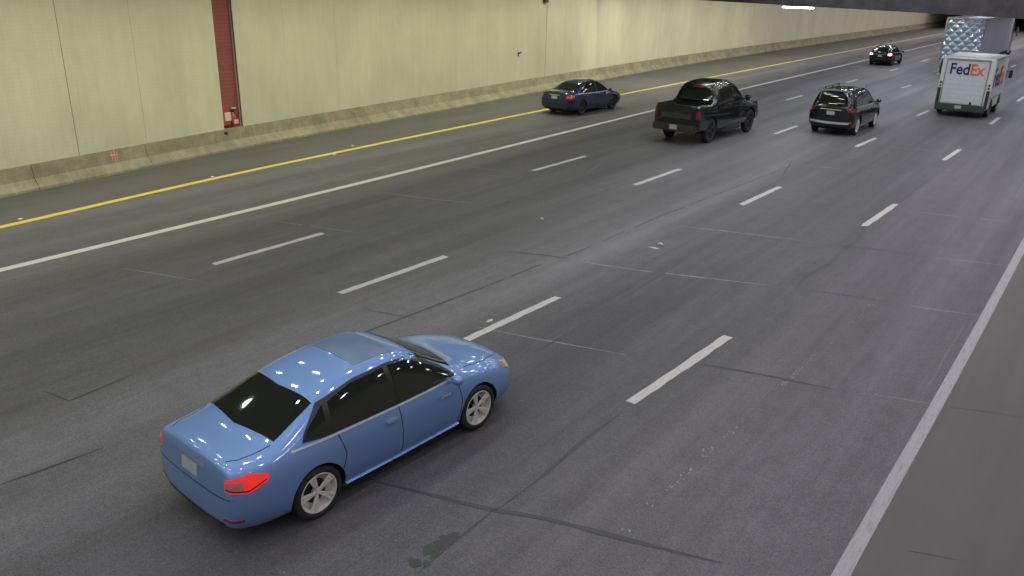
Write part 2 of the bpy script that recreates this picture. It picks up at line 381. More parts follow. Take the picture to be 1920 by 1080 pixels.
for pts, w_ in (
    (px((1300, 683), (1430, 703), (1570, 730)), .07),
    (px((700, 903), (820, 930), (930, 957), (1030, 975), (1220, 1022), (1350, 1060)), .07),
    (px((930, 957), (1000, 905), (1100, 825), (1170, 770)), .05),
    (px((930, 957), (860, 1010), (780, 1075)), .045),
    (px((1490, 540), (1530, 512), (1560, 490), (1590, 460), (1630, 425)), .11),
    (px((1490, 540), (1580, 553), (1680, 570)), .07),
    (px((1530, 457), (1640, 467), (1740, 480)), .06),
    (px((1680, 385), (1720, 352), (1742, 335)), .06),
    (px((1160, 565), (1230, 520), (1300, 475)), .035),
    (px((1000, 662), (1100, 605)), .035),
    (px((1450, 350), (1470, 325), (1486, 300)), .05),
    (px((940, 470), (1030, 480), (1070, 487)), .06),
    (px((0, 910), (90, 878), (190, 840)), .05),
    (px((80, 733), (130, 752), (250, 700)), .03),
    (px((680, 580), (780, 597)), .04),
    (px((1350, 365), (1420, 372), (1480, 377)), .05),
    (px((1700, 1032), (1800, 1050)), .02),
    (px((1775, 762), (1850, 772), (1918, 782)), .02),
): wobble_strip('crack_seal', pts, w_, M['seal'], .0035, road)
wobble_strip('lane_seam', px((640, 640), (850, 560), (1000, 502), (1100, 465), (1250, 400), (1400, 343), (1500, 305)), .035, M['seal'], .003, road, gaps=.35)
for pts, w_ in (
    (px((1060, 487), (1200, 507), (1440, 535)), .035), (px((1680, 570), (1760, 582), (1840, 592)), .04),
    (px((890, 612), (1000, 635), (1175, 665)), .022), (px((1250, 422), (1400, 438), (1530, 455)), .035),
    (px((1740, 482), (1830, 491), (1890, 498)), .035), (px((720, 362), (820, 374), (900, 382)), .035),
    (px((230, 503), (320, 518), (390, 530)), .022), (px((520, 415), (600, 427), (690, 440)), .022),
    (px((1640, 740), (1700, 750), (1755, 758)), .03), (px((1700, 395), (1800, 407), (1918, 418)), .03),
    (px((860, 310), (950, 322)), .03), (px((1200, 205), (1300, 215)), .05), (px((1090, 268), (1230, 283)), .03),
    (px((1440, 368), (1560, 380)), .03), (px((1660, 275), (1760, 284)), .04), (px((1500, 308), (1600, 320)), .03),
): wobble_strip('slab_joint', pts, w_*1.25, M['joint'], .0035, road, gaps=.2)
wobble_strip('pale_scrape', px((1813, 600), (1770, 675), (1727, 745)), .025, M['scrape'], .003, road, gaps=.25)
wobble_strip('pale_scrape', px((800, 375), (830, 371)), .05, M['scrape'], .0045, road)
wobble_strip('pale_scrape', px((1100, 325), (1130, 305)), .06, M['scrape'], .0045, road)
wobble_strip('pale_scrape', px((192, 534), (214, 532)), .03, M['scrape'], .0045, road)
def blob(name, c, rx, ry, material, z, parent, n=18, rot=0):
    vs = [Vector((0, 0, z))]
    for k in range(n):
        a = 2*math.pi*k/n; f = 1+.35*noise.noise(Vector((math.cos(a)*2+c[0], math.sin(a)*2, c[1])))
        x = rx*f*math.cos(a); y = ry*f*math.sin(a)
        vs.append(Vector((x*math.cos(rot)-y*math.sin(rot), x*math.sin(rot)+y*math.cos(rot), z)))
    vs = [v+Vector((c[0], c[1], 0)) for v in vs]
    return mesh_obj(name, vs, [(0, k+1, (k+1) % n+1) for k in range(n)], material, parent)
for i, (q, a, b) in enumerate((((778, 1055), .09, .07), ((800, 1057), .05, .05), ((806, 1029), .07, .11), ((826, 1022), .09, .08), ((838, 1012), .10, .07), ((850, 1005), .06, .08), ((815, 1040), .04, .08), ((1510, 515), .16, .2))):
    g = G(*q); blob('dark_patch', (g.x, g.y), a, b, M['oil'] if i < 7 else M['seal'], .0045+.0003*i, road)
# pale flecks ground out of the concrete
bm = bmesh.new()
def fleck(c, l, w_, a, zz=.0046):
    t = Vector((math.cos(a), math.sin(a), 0)); nn = Vector((-t.y, t.x, 0)); k = 6
    vs = [bm.verts.new(Vector((c[0], c[1], zz))+t*l*math.cos(2*math.pi*i/k)*random.uniform(.6, 1.1)+nn*w_*math.sin(2*math.pi*i/k)*random.uniform(.6, 1.1)) for i in range(k)]
    bm.faces.new(vs)
chain = px((1160, 1005), (1300, 875), (1390, 790), (1560, 640), (1660, 545))
for i in range(120):
    s = random.random()*(len(chain)-1); k = int(s); p = chain[k].lerp(chain[k+1], s-k)
    if noise.noise(Vector((s*5, 3, 0))) > -.05:
        fleck((p.x+random.gauss(0, .03), p.y), random.uniform(.012, .05), random.uniform(.006, .016), math.pi/2+random.gauss(0, .3))
for i in range(220):
    y = 4+32*random.random()**1.4; x = random.uniform(-20, -1.4)
    fleck((x, y), random.uniform(.006, .02), random.uniform(.005, .012), random.random()*3)
bm_obj('surface_flecks', bm, M['joint'], road)

# litter and reflective markers
def lump(name, c, s, material, label, cat, group=None, seed=0):
    b_ = bmesh.new(); bmesh.ops.create_icosphere(b_, subdivisions=2, radius=1)
    for v in b_.verts:
        f = 1+.45*noise.noise(v.co*1.6+Vector((seed, 0, 0)))
        v.co = Vector((v.co.x*s[0]*f, v.co.y*s[1]*f, max(v.co.z, -.55)*s[2]*f+s[2]*.5))
    o = bm_obj(name, b_, material); o.location = (c[0], c[1], .003); return tag(o, label, cat, group)
g = G(1238, 460); lump('crumpled_litter', g, (.07, .05, .05), M['label'], 'small crumpled white scrap lying mid road beyond the pale slab joint', 'litter', seed=2)
g = G(1226, 465); lump('flat_litter', g, (.13, .05, .008), M['plate'], 'flat pale grey scrap lying beside the crumpled white scrap', 'litter', seed=5)
g = G(1016, 411); lump('pebble', g, (.06, .04, .025), M['label'], 'single small white stone on the asphalt between lane dashes', 'stone', seed=7)
g = G(918, 602); lump('paper_scrap', g, (.04, .09, .012), M['label'], 'thin white paper scrap beside the far end of the dash ahead of blue sedan', 'litter', seed=9)
for (q, lab) in (((38, 411), 'pavement marker nearest the left frame edge on the yellow line'), ((398, 332), 'pavement marker on yellow line below the red wall recess'), ((627, 290), 'pavement marker on yellow line between red recess and navy sedan'), ((661, 274), 'small off-white marker just behind the yellow line on the shoulder')):
    g = G(*q); b_ = bmesh.new(); vs = add_box(b_, (0, 0, .01), (.10, .10, .02))
    for v in b_.verts:
        if v.co.z > .01: v.co.x *= .6; v.co.y *= .6
    o = bm_obj('pavement_marker', b_, M['pinkl']); o.location = (g.x, g.y, .0045); tag(o, lab, 'road marker', 'raised markers along the yellow line')

# ceiling
ceil = mesh_obj('ceiling', [(-40, -30, 8.2), (8, -30, 8.2), (8, 47.5, 8.2), (-40, 47.5, 8.2)], [(0, 3, 2, 1)], M['ceiling']); tag(ceil, kind='structure')
ceil2 = mesh_obj('low_ceiling', [(-40, 47.5, 5.6), (8, 47.5, 5.6), (8, 300, 5.6), (-40, 300, 5.6)], [(0, 3, 2, 1)], M['ceiling']); tag(ceil2, kind='structure')

# ------------------------------------------------------------------ left wall, recess, barrier
ya, _ = onwall(408, 120); yb, _ = onwall(444, 120)
TOPZ, BASEZ = 8.2, .70
def wall_piece(name, y0, y1, parent, inset=0, material=M['wall'], z0=BASEZ, z1=TOPZ, step=1.5):
    n = max(1, int((y1-y0)/step)); vs = []; fs = []; uv = []
    zs = [z0, z1]
    for i in range(n+1):
        y = y0+(y1-y0)*i/n
        for z in zs: vs.append((wallx(y)-inset, y, z)); uv.append((y, z))
    for i in range(n): fs.append((2*i, 2*i+2, 2*i+3, 2*i+1))
    return mesh_obj(name, vs, fs, material, parent, uvs=uv)
wall = empty('tunnel_wall', (0, 0, 0)); tag(wall, 'long cream tiled tunnel wall with faint vertical joints and a maroon recess', 'wall')
wall_piece('tiled_face', -30, ya, wall); wall_piece('tiled_face', yb, 300, wall)
wall_piece('recess_panel', ya, yb, wall, inset=.16, material=M['maroon'])
for yy, mt, nm in ((ya, M['maroon'], 'recess_return'), (yb, M['cream'], 'recess_return')):
    X = wallx(yy)
    mesh_obj(nm, [(X, yy, BASEZ), (X-.16, yy, BASEZ), (X-.16, yy, TOPZ), (X, yy, TOPZ)], [(0, 1, 2, 3)], mt, wall)
X = wallx(yb); box('recess_edge_trim', (X+.004, yb+.05, (BASEZ+TOPZ)/2), (.02, .09, TOPZ-BASEZ), M['cream'], wall)
X = wallx(yb); box('recess_edge_shadow_gap', (X-.02, yb-.006, (BASEZ+TOPZ)/2), (.04, .008, TOPZ-BASEZ), M['seam'], wall)
jy = [onwall(130, 180)[0], onwall(262, 170)[0], onwall(1024, 70)[0]]
for i, y in enumerate(jy): box('wall_joint', (wallx(y)-.008, y, (BASEZ+TOPZ)/2), (.02, .022 if i < 2 else .045, TOPZ-BASEZ), M['groove'] if i == 1 else M['groove2'], wall)
k = jy[1]-jy[0]
y = yb+2.3
while y < 110:
    if all(abs(y-q) > 1.2 for q in jy): box('wall_joint', (wallx(y)-.008, y, (BASEZ+TOPZ)/2), (.02, .012, TOPZ-BASEZ), M['groove'], wall)
    y += 2.75
# barrier, in cast lengths separated by joints
bar = empty('concrete_barrier', (0, 0, 0)); tag(bar, 'low stained concrete barrier with sloped toe along the foot of the cream wall', 'barrier')
bj = [onwall(p[0], p[1])[0] for p in ((56, 305), (270, 268), (470, 240), (670, 205), (830, 175), (1000, 148))]
cuts = [-30, -20, -12, -6, 0, 4]+bj; last = bj[-1]
while last < 290: last += 6.1; cuts.append(last)
cuts = sorted(cuts)
for y0, y1 in zip(cuts, cuts[1:]):
    n = max(2, int((y1-y0)/1.2)); vs = []; fs = []; uv = []
    for i in range(n+1):
        gp = .007 if y0 < 14 else .002; y = y0+gp+(y1-y0-2*gp)*i/n; T = toex(y); Wx = min(wallx(y)+.03, T-.12)
        prof = [(T, 0), (T-.01, .07), (T+(Wx-T)*.75, .30), (Wx, .70), (Wx-.25, .705), (Wx-.25, -.02), (T, -.02)]
        acc = 0
        for j, (x, z) in enumerate(prof):
            vs.append((x, y, z)); uv.append((y, z+x*0))
    m_ = 7
    for i in range(n):
        for j in range(m_-1): a = i*m_+j; fs.append((a, a+m_, a+m_+1, a+1))
    fs.append(tuple(range(m_))); fs.append(tuple(range(n*m_, n*m_+m_)))
    mesh_obj('barrier_section', vs, fs, M['barrier'], bar, uvs=uv)
# pink sprayed scribble on the barrier face
def onbar(px_, py_):
    best = None
    v = ray(px_, py_)
    for i in range(400):
        t = 8+i*.1; p = Vector((0, 0, CAM_H))+v*t
        if p.z < 0: break
        T = toex(p.y); Wx = min(wallx(p.y)+.03, T-.12)
        z = p.z; xs = T+(Wx-T)*.75*min(1, max(0, (z-.07)/.23)) if z < .3 else T+(Wx-T)*(.75+.25*min(1, (z-.3)/.4))
        if p.x < xs: return Vector((xs+.012, p.y, z))
    return p
for pts in (((206, 283), (209, 300)), ((211, 280), (214, 303)), ((205, 291), (219, 289)), ((216, 284), (220, 301))):
    a = onbar(*pts[0]); b = onbar(*pts[1]); bmt = bmesh.new()
    dv = (b-a); nn = dv.cross(Vector((1, 0, .6))).normalized()*.018
    q = [a-nn, a+nn, b+nn*.6, b-nn*.6]; back = Vector((-.006, 0, -.003))
    vs = [bmt.verts.new(p) for p in q]+[bmt.verts.new(p+back) for p in q]
    for f in ((0, 1, 2, 3), (7, 6, 5, 4), (0, 4, 5, 1), (1, 5, 6, 2), (2, 6, 7, 3), (3, 7, 4, 0)): bmt.faces.new([vs[i] for i in f])
    bm_obj('pink_spray_mark', bmt, M['pink'], bar)
y, z = onwall(422, 255); box('drain_hole', (min(wallx(y)+.03, toex(y)-.12)+.02, y, .56), (.05, .16, .10), M['steel'], bar, bev=.01)

# extinguisher cabinets in the recess
def zat(px_, py_, X):
    v = ray(px_, py_); t = X/v.x; return v.y*t, CAM_H+v.z*t
Xr = wallx((ya+yb)/2)-.16
def ybox(name, x0, y0, x1, y1, depth, mt, parent, bev=.02, front=.0):
    a = zat(x0, y1, Xr+depth); b = zat(x1, y0, Xr+depth)
    return box(name, (Xr+front+depth/2, (a[0]+b[0])/2, (a[1]+b[1])/2), (depth, abs(b[0]-a[0]), abs(b[1]-a[1])), mt, parent, bev=bev)
a = zat(420, 236, Xr)
fc = empty('fire_hose_cabinet', (0, 0, 0)); tag(fc, 'tall red fire cabinet with large white panel at left foot of the maroon recess', 'fire cabinet')
ybox('cabinet_body', 417, 198, 430, 237, .14, M['redbox'], fc)
ybox('white_panel', 418.5, 209.5, 428.5, 227, .02, M['label'], fc, bev=.004, front=.135)
fe = empty('fire_extinguisher', (0, 0, 0)); tag(fe, 'small red fire extinguisher with white label at right foot of the maroon recess', 'fire extinguisher')
a = zat(437, 232, Xr+.1); b = zat(437, 213, Xr+.1); bm = bmesh.new(); rad = .10
ring = [(a[1], rad*.9), (a[1]+.02, rad), (b[1]-.06, rad), (b[1]-.02, rad*.7), (b[1], rad*.3), (b[1]+.05, rad*.3), (b[1]+.05, .001)]
prev = None
for z, rr in [(a[1], .001)]+ring:
    cur = [bm.verts.new((Xr+.11+rr*math.cos(2*math.pi*k/20), (a[0]+b[0])/2+rr*math.sin(2*math.pi*k/20), z)) for k in range(20)]
    if prev:
        for k in range(20): bm.faces.new((prev[k], prev[(k+1) % 20], cur[(k+1) % 20], cur[k]))
    prev = cur
cyl = bm_obj('cylinder', bm, M['redbox'], fe, True)
ybox('white_label', 433, 222, 440.5, 231, .012, M['pinkl'], fe, bev=.002, front=.205)
ybox('valve_handle', 432, 200, 441, 205, .05, M['vangrey'], fe, bev=.01, front=.06)
ybox('wall_bracket', 436.5, 204, 438.5, 214, .06, M['steel'], fe, bev=.005, front=.0)

# little wall fittings
y, z = onwall(972, 100); X = wallx(y)
hk = empty('wall_hook', (X, y, z)); tag(hk, 'small dark bent pipe bracket alone on the cream wall left of the wide joint', 'bracket')
bm = bmesh.new(); add_box(bm, (.07, -.02, .0), (.14, .05, .05), .012); add_box(bm, (.13, .03, .04), (.05, .16, .05), .012); bm_obj('bracket_arm', bm, M['steel'], hk)
bm = bmesh.new(); add_box(bm, (.012, -.02, -.03), (.024, .11, .18), .006); bm_obj('mounting_plate', bm, M['steel'], hk)
y, z = onwall(1021, 2); X = wallx(y)
jb = empty('junction_box', (X, y, z)); tag(jb, 'small brown junction box at the top of the wide wall joint', 'junction box')
box('box_body', (.09, 0, .06), (.18, .34, .26), M['brown'], jb, bev=.015); box('box_lid', (.19, 0, .06), (.02, .30, .22), M['brown'], jb, bev=.006)

# right wall (outside the picture's edge, closes the tunnel)
rw = mesh_obj('right_wall', [(4.2, -30, 0), (4.2, 300, 0), (4.2, 300, 8.2), (4.2, -30, 8.2)], [(0, 1, 2, 3)], M['farwall']); tag(rw, 'plain concrete wall on the right-hand side of the tunnel', 'wall')

# portal girder
def gz(x): return 4.83+(-8-x)*.019
bm = bmesh.new(); xs = [-30+2*i for i in range(20)]; cs = []
for x in xs:
    cs.append([bm.verts.new((x, 46, gz(x))), bm.verts.new((x, 47.4, gz(x))), bm.verts.new((x, 47.4, 8.19)), bm.verts.new((x, 46, 8.19))])
for a, b in zip(cs, cs[1:]):
    for k in range(4): bm.faces.new((a[k], a[(k+1) % 4], b[(k+1) % 4], b[k]))
bm.faces.new(cs[0]); bm.faces.new(cs[-1])
gd = bm_obj('ceiling_girder', bm, M['girder']); tag(gd, 'deep dark sooty concrete girder crossing above the road at the top right', 'girder')

# the visible lamp under the girder
def cam_pt(px_, py_, Y): v = ray(px_, py_); t = Y/v.y; return Vector((v.x*t, v.y*t, CAM_H+v.z*t))
A = cam_pt(1468, 9, 46.6); B = cam_pt(1526, 14, 46.6); c = (A+B)/2
lt = empty('ceiling_lamp', (c.x, c.y, gz(c.x))); tag(lt, 'lit white linear lamp hanging under the dark ceiling girder', 'ceiling lamp')
w_ = abs(B.x-A.x)
box('housing', (0, 0, -.03), (w_+.08, .34, .06), M['lampbody'], lt, bev=.015)
bm = bmesh.new(); add_box(bm, (0, 0, -.10), (w_, .28, .09), .035, seg=3); bm_obj('diffuser', bm, M['lampglow'], lt, True)

# ------------------------------------------------------------------ cars
def st(l, zb, sw, mw, shw, shz, bw, bz, rw, rz, top, dg=0, db=0, mz=None):
    mz = mz if mz is not None else (shz+zb)*.52
    return [(0, l, zb), (sw-.12, l, zb), (sw, l, zb+.07), (mw, l, mz), (shw, l+db*.5, shz), (bw, l+db, bz),
            (rw, l+dg, rz), (rw*.55, l+dg, rz+(top-rz)*.75), (0, l+dg, top)]
def loft(stations, levels=3):
    vs = []; idx = {}
    nr = 9
    for i, s in enumerate(stations):
        for j, (w_, l, z) in enumerate(s):
            if j in (0, 8): idx[(i, j, 1)] = idx[(i, j, -1)] = len(vs); vs.append((0, l, z))
            else:
                for sd in (1, -1): idx[(i, j, sd)] = len(vs); vs.append((sd*w_, l, z))
    fs = []
    for i in range(len(stations)-1):
        for j in range(nr-1):
            for sd in (1, -1):
                q = [idx[(i, j, sd)], idx[(i+1, j, sd)], idx[(i+1, j+1, sd)], idx[(i, j+1, sd)]]
                fs.append(tuple(q if sd == 1 else q[::-1]))
    for i in (0, len(stations)-1):
        for j in range(nr-1):
            q = [idx[(i, j, 1)], idx[(i, j+1, 1)], idx[(i, j+1, -1)], idx[(i, j, -1)]]
            q2 = []
            for k in q:
                if k not in q2: q2.append(k)
            fs.append(tuple(q2 if i == 0 else q2[::-1]))
    me = bpy.data.meshes.new('tmp'); me.from_pydata(vs, [], fs); o = bpy.data.objects.new('tmp', me); col.objects.link(o)
    bmn = bmesh.new(); bmn.from_mesh(me); bmesh.ops.recalc_face_normals(bmn, faces=bmn.faces); bmn.to_mesh(me); bmn.free()
    md = o.modifiers.new('s', 'SUBSURF'); md.levels = levels; md.render_levels = levels
    bpy.context.view_layer.update()
    dg = bpy.context.evaluated_depsgraph_get(); ev = bpy.data.meshes.new_from_object(o.evaluated_get(dg))
    bpy.data.objects.remove(o); return ev
def bool_cut(me, cutters, mats):
    me.materials.clear()
    for mm in mats: me.materials.append(mm)
    o = bpy.data.objects.new('tmpb', me); col.objects.link(o); tmp = []
    for bmc in cutters:
        bmesh.ops.recalc_face_normals(bmc, faces=bmc.faces)
        mc = bpy.data.meshes.new('c'); bmc.to_mesh(mc); bmc.free(); mc.materials.append(mats[0]); mc.materials.append(mats[1])
        for p in mc.polygons: p.material_index = 1
        oc = bpy.data.objects.new('c', mc); col.objects.link(oc); tmp.append(oc)
        md = o.modifiers.new('b', 'BOOLEAN'); md.object = oc; md.operation = 'DIFFERENCE'; md.solver = 'EXACT'
        md.material_mode = 'INDEX'
    bpy.context.view_layer.update()
    dg = bpy.context.evaluated_depsgraph_get(); ev = bpy.data.meshes.new_from_object(o.evaluated_get(dg))
    bpy.data.objects.remove(o)
    for t in tmp: bpy.data.objects.remove(t)
    ev.shade_smooth()
    try: ev.set_sharp_from_angle(angle=R(50))
    except Exception: pass
    return ev
def arch_cutter(w_out, l, z, rad, depth=.30):
    b = bmesh.new()
    s = 1 if w_out > 0 else -1
    for x in (0,):
        bmesh.ops.create_cone(b, cap_ends=True, segments=48, radius1=rad, radius2=rad, depth=depth+.4, matrix=Matrix.Translation((s*(abs(w_out)-depth/2+.2), l, z)) @ Matrix.Rotation(R(90), 4, 'Y'))
    return b
def box_cutter(c, s):
    b = bmesh.new(); add_box(b, c, s); return b
def resample(poly, n):
    P = [Vector(p) for p in poly]; D = [0]
    for a, b in zip(P, P[1:]): D.append(D[-1]+(b-a).length)
    out = []
    for i in range(n+1):
        t = D[-1]*i/n
        for k in range(len(P)-1):
            if t <= D[k+1]+1e-9:
                out.append(P[k].lerp(P[k+1], (t-D[k])/max(1e-9, D[k+1]-D[k]))); break
        else: out.append(P[-1])
    return out
class Car:
    def __init__(s, bvh, root): s.bvh = bvh; s.root = root
    def cast(s, o, dr, off):
        h = s.bvh.ray_cast(o, dr)
        if h[0] is None: h = s.bvh.find_nearest(o+dr*1.2)
        n = h[1]
        return h[0]+n*off, n
    def shell(s, name, grid, mt, thick=.012, parent=None, sm=True):
        """grid[i][j] of (point, normal) -> closed thin shell lying on the body"""
        a = len(grid); b = len(grid[0]); vs = []; fs = []
        for row in grid:
            for p, n in row: vs.append(p)
        for row in grid:
            for p, n in row: vs.append(p-n*thick)
        N = a*b
        for i in range(a-1):
            for j in range(b-1):
                q = (i*b+j, (i+1)*b+j, (i+1)*b+j+1, i*b+j+1); fs.append(q); fs.append(tuple(N+k for k in q[::-1]))
        rim = [(i, 0) for i in range(a)]+[(a-1, j) for j in range(1, b)]+[(i, b-1) for i in range(a-2, -1, -1)]+[(0, j) for j in range(b-2, 0, -1)]
        for k in range(len(rim)):
            p = rim[k][0]*b+rim[k][1]; q = rim[(k+1) % len(rim)][0]*b+rim[(k+1) % len(rim)][1]; fs.append((p, q, N+q, N+p))
        bmn = bmesh.new(); V = [bmn.verts.new(v) for v in vs]
        for f in fs:
            try: bmn.faces.new([V[k] for k in f])
            except ValueError: pass
        o = bm_obj(name, bmn, mt, parent or s.root, sm)
        try: o.data.set_sharp_from_angle(angle=R(40))
        except Exception: pass
        return o
    def side(s, name, bot, top, mt, sd, off=.004, n=14, m_=8, thick=.012, parent=None):
        B = resample([(a, b, 0) for a, b in bot], n); T = resample([(a, b, 0) for a, b in top], n); g = []
        for i in range(n+1):
            g.append([s.cast(Vector((sd*2.2, (B[i].lerp(T[i], j/m_)).x, (B[i].lerp(T[i], j/m_)).y)), Vector((-sd, 0, 0)), off) for j in range(m_+1)])
        return s.shell(name, g, mt, thick, parent)
    def down(s, name, back, front, mt, off=.004, n=14, m_=8, thick=.012, parent=None):
        """polylines of (w, l) seen from above"""
        B = resample([(a, b, 0) for a, b in back], n); T = resample([(a, b, 0) for a, b in front], n); g = []
        for i in range(n+1):
            g.append([s.cast(Vector((B[i].lerp(T[i], j/m_).x, B[i].lerp(T[i], j/m_).y, 4)), Vector((0, 0, -1)), off) for j in range(m_+1)])
        return s.shell(name, g, mt, thick, parent)
    def rear(s, name, bot, top, mt, off=.004, n=12, m_=6, thick=.012, parent=None, dirn=1):
        """polylines of (w, z) seen from behind (dirn=1) or from the front (-1)"""
        B = resample([(a, b, 0) for a, b in bot], n); T = resample([(a, b, 0) for a, b in top], n); g = []
        for i in range(n+1):
            g.append([s.cast(Vector((B[i].lerp(T[i], j/m_).x, -5*dirn, B[i].lerp(T[i], j/m_).y)), Vector((0, dirn, 0)), off) for j in range(m_+1)])
        return s.shell(name, g, mt, thick, parent)
    def corner(s, name, c, a0, a1, zl, zh, mt, sd, off=.006, n=14, m_=6, thick=.015, parent=None):
        """patch wrapped round a body corner: rays from inside point c over angles a0..a1 (0 = out to the side, -90 = back)"""
        g = []
        for i in range(n+1):
            t = i/n; a = R(a0+(a1-a0)*t); dr = Vector((sd*math.cos(a), math.sin(a), 0)); row = []
            for j in range(m_+1):
                z = interp(zl, t)*(1-j/m_)+interp(zh, t)*j/m_
                h = s.bvh.ray_cast(Vector((sd*c[0], c[1], z)), dr)
                if h[0] is None: h = s.bvh.find_nearest(Vector((sd*c[0], c[1], z)))
                nrm = h[1] if h[1].dot(dr) > 0 else -h[1]
                row.append((h[0]+nrm*off, nrm))
            g.append(row)
        return s.shell(name, g, mt, thick, parent)
    def seam(s, name, pts, mt, view, w_=.012, off=.0015, sd=1, parent=None, thick=.006, z0=None):
        P = resample([(a, b, 0) for a, b in pts], max(8, int(sum((Vector(q)-Vector(p)).length for p, q in zip(pts, pts[1:]))/.04))); g = []
        for i, q in enumerate(P):
            t = (P[min(i+1, len(P)-1)]-P[max(0, i-1)]).normalized(); nn = Vector((-t.y, t.x, 0))*w_/2; row = []
            for k in (-1, 1):
                x = q+nn*k
                if view == 'side': row.append(s.cast(Vector((sd*2.2, x.x, x.y)), Vector((-sd, 0, 0)), off))
                elif view == 'top': row.append(s.cast(Vector((x.x, x.y, 4)), Vector((0, 0, -1)), off))
                else: row.append(s.cast(Vector((x.x, -5, x.y)), Vector((0, 1, 0)), off))
            g.append(row)
        return s.shell(name, g, mt, thick, parent)
def make_wheel(parent, w_, l, rad, sd, rimmat, spokes=5, width=.21, rimr=.69, name='wheel', spoke_w=.055):
    b = bmesh.new(); rr = rad*rimr; h = width/2
    lathe_x(b, [(-h, rr), (-h, rad*.93), (-h*.85, rad*.985), (-h*.5, rad), (h*.5, rad), (h*.85, rad*.985), (h, rad*.93), (h*1.02, rad*.84), (h*.95, rr), (h*.6, rr*.985)], 1)
    tyre = bm_obj(name, b, M['tyre'], parent, True); tyre.location = (sd*w_, l, rad)
    if sd < 0: tyre.rotation_euler = (0, 0, math.pi)
    b = bmesh.new()
    lathe_x(b, [(h*.93, rr*.985), (h*.97, rr*.96), (h*.9, rr*.91), (h*.2, rr*.86), (h*.1, rr*.6)], 1, mat_index=0)
    lathe_x(b, [(h*.1, rr*.86), (h*.1, .001)], 1, mat_index=1)
    lathe_x(b, [(h*.7, .001), (h*.7, rr*.14), (h*.6, rr*.2), (h*.2, rr*.22)], 1, n=20)
    for k in range(spokes):
        a = 2*math.pi*k/spokes+.3
        for s2 in (-1, 1):
            rot = Matrix.Rotation(a+s2*.12, 3, 'X')
            sv = add_box(b, (0, 0, 0), (.028, spoke_w*.5, rr*.80), .006)
            for v in sv:
                f = (v.co.z/(rr*.80)+.5); v.co.z += rr*.54; v.co.x += h*(.60+.22*f); v.co.y *= .8+.5*f; v.co = rot @ v.co
    rim = bm_obj('rim', b, [rimmat, M['hub']], tyre, False)
    for p in rim.data.polygons: p.use_smooth = True
    try: rim.data.set_sharp_from_angle(angle=R(35))
    except Exception: pass
    return tyre
def mirror_part(root, c, sd, paint, s=(.19, .10, .13)):
    b = bmesh.new(); bmesh.ops.create_uvsphere(b, u_segments=18, v_segments=12, radius=1)
    for v in b.verts:
        x, y, z = v.co; y = y*(.6 if y < 0 else 1.1)
        v.co = Vector((x*s[0]/2, y*s[1], z*s[2]/2))
    bmesh.ops.translate(b, verts=b.verts, vec=Vector((sd*(c[0]+.10), c[1], c[2])))
    add_box(b, (sd*(c[0]-.02), c[1]+.02, c[2]-.05), (.16, .06, .035), .01)
    return bm_obj('side_mirror', b, paint, root, True)

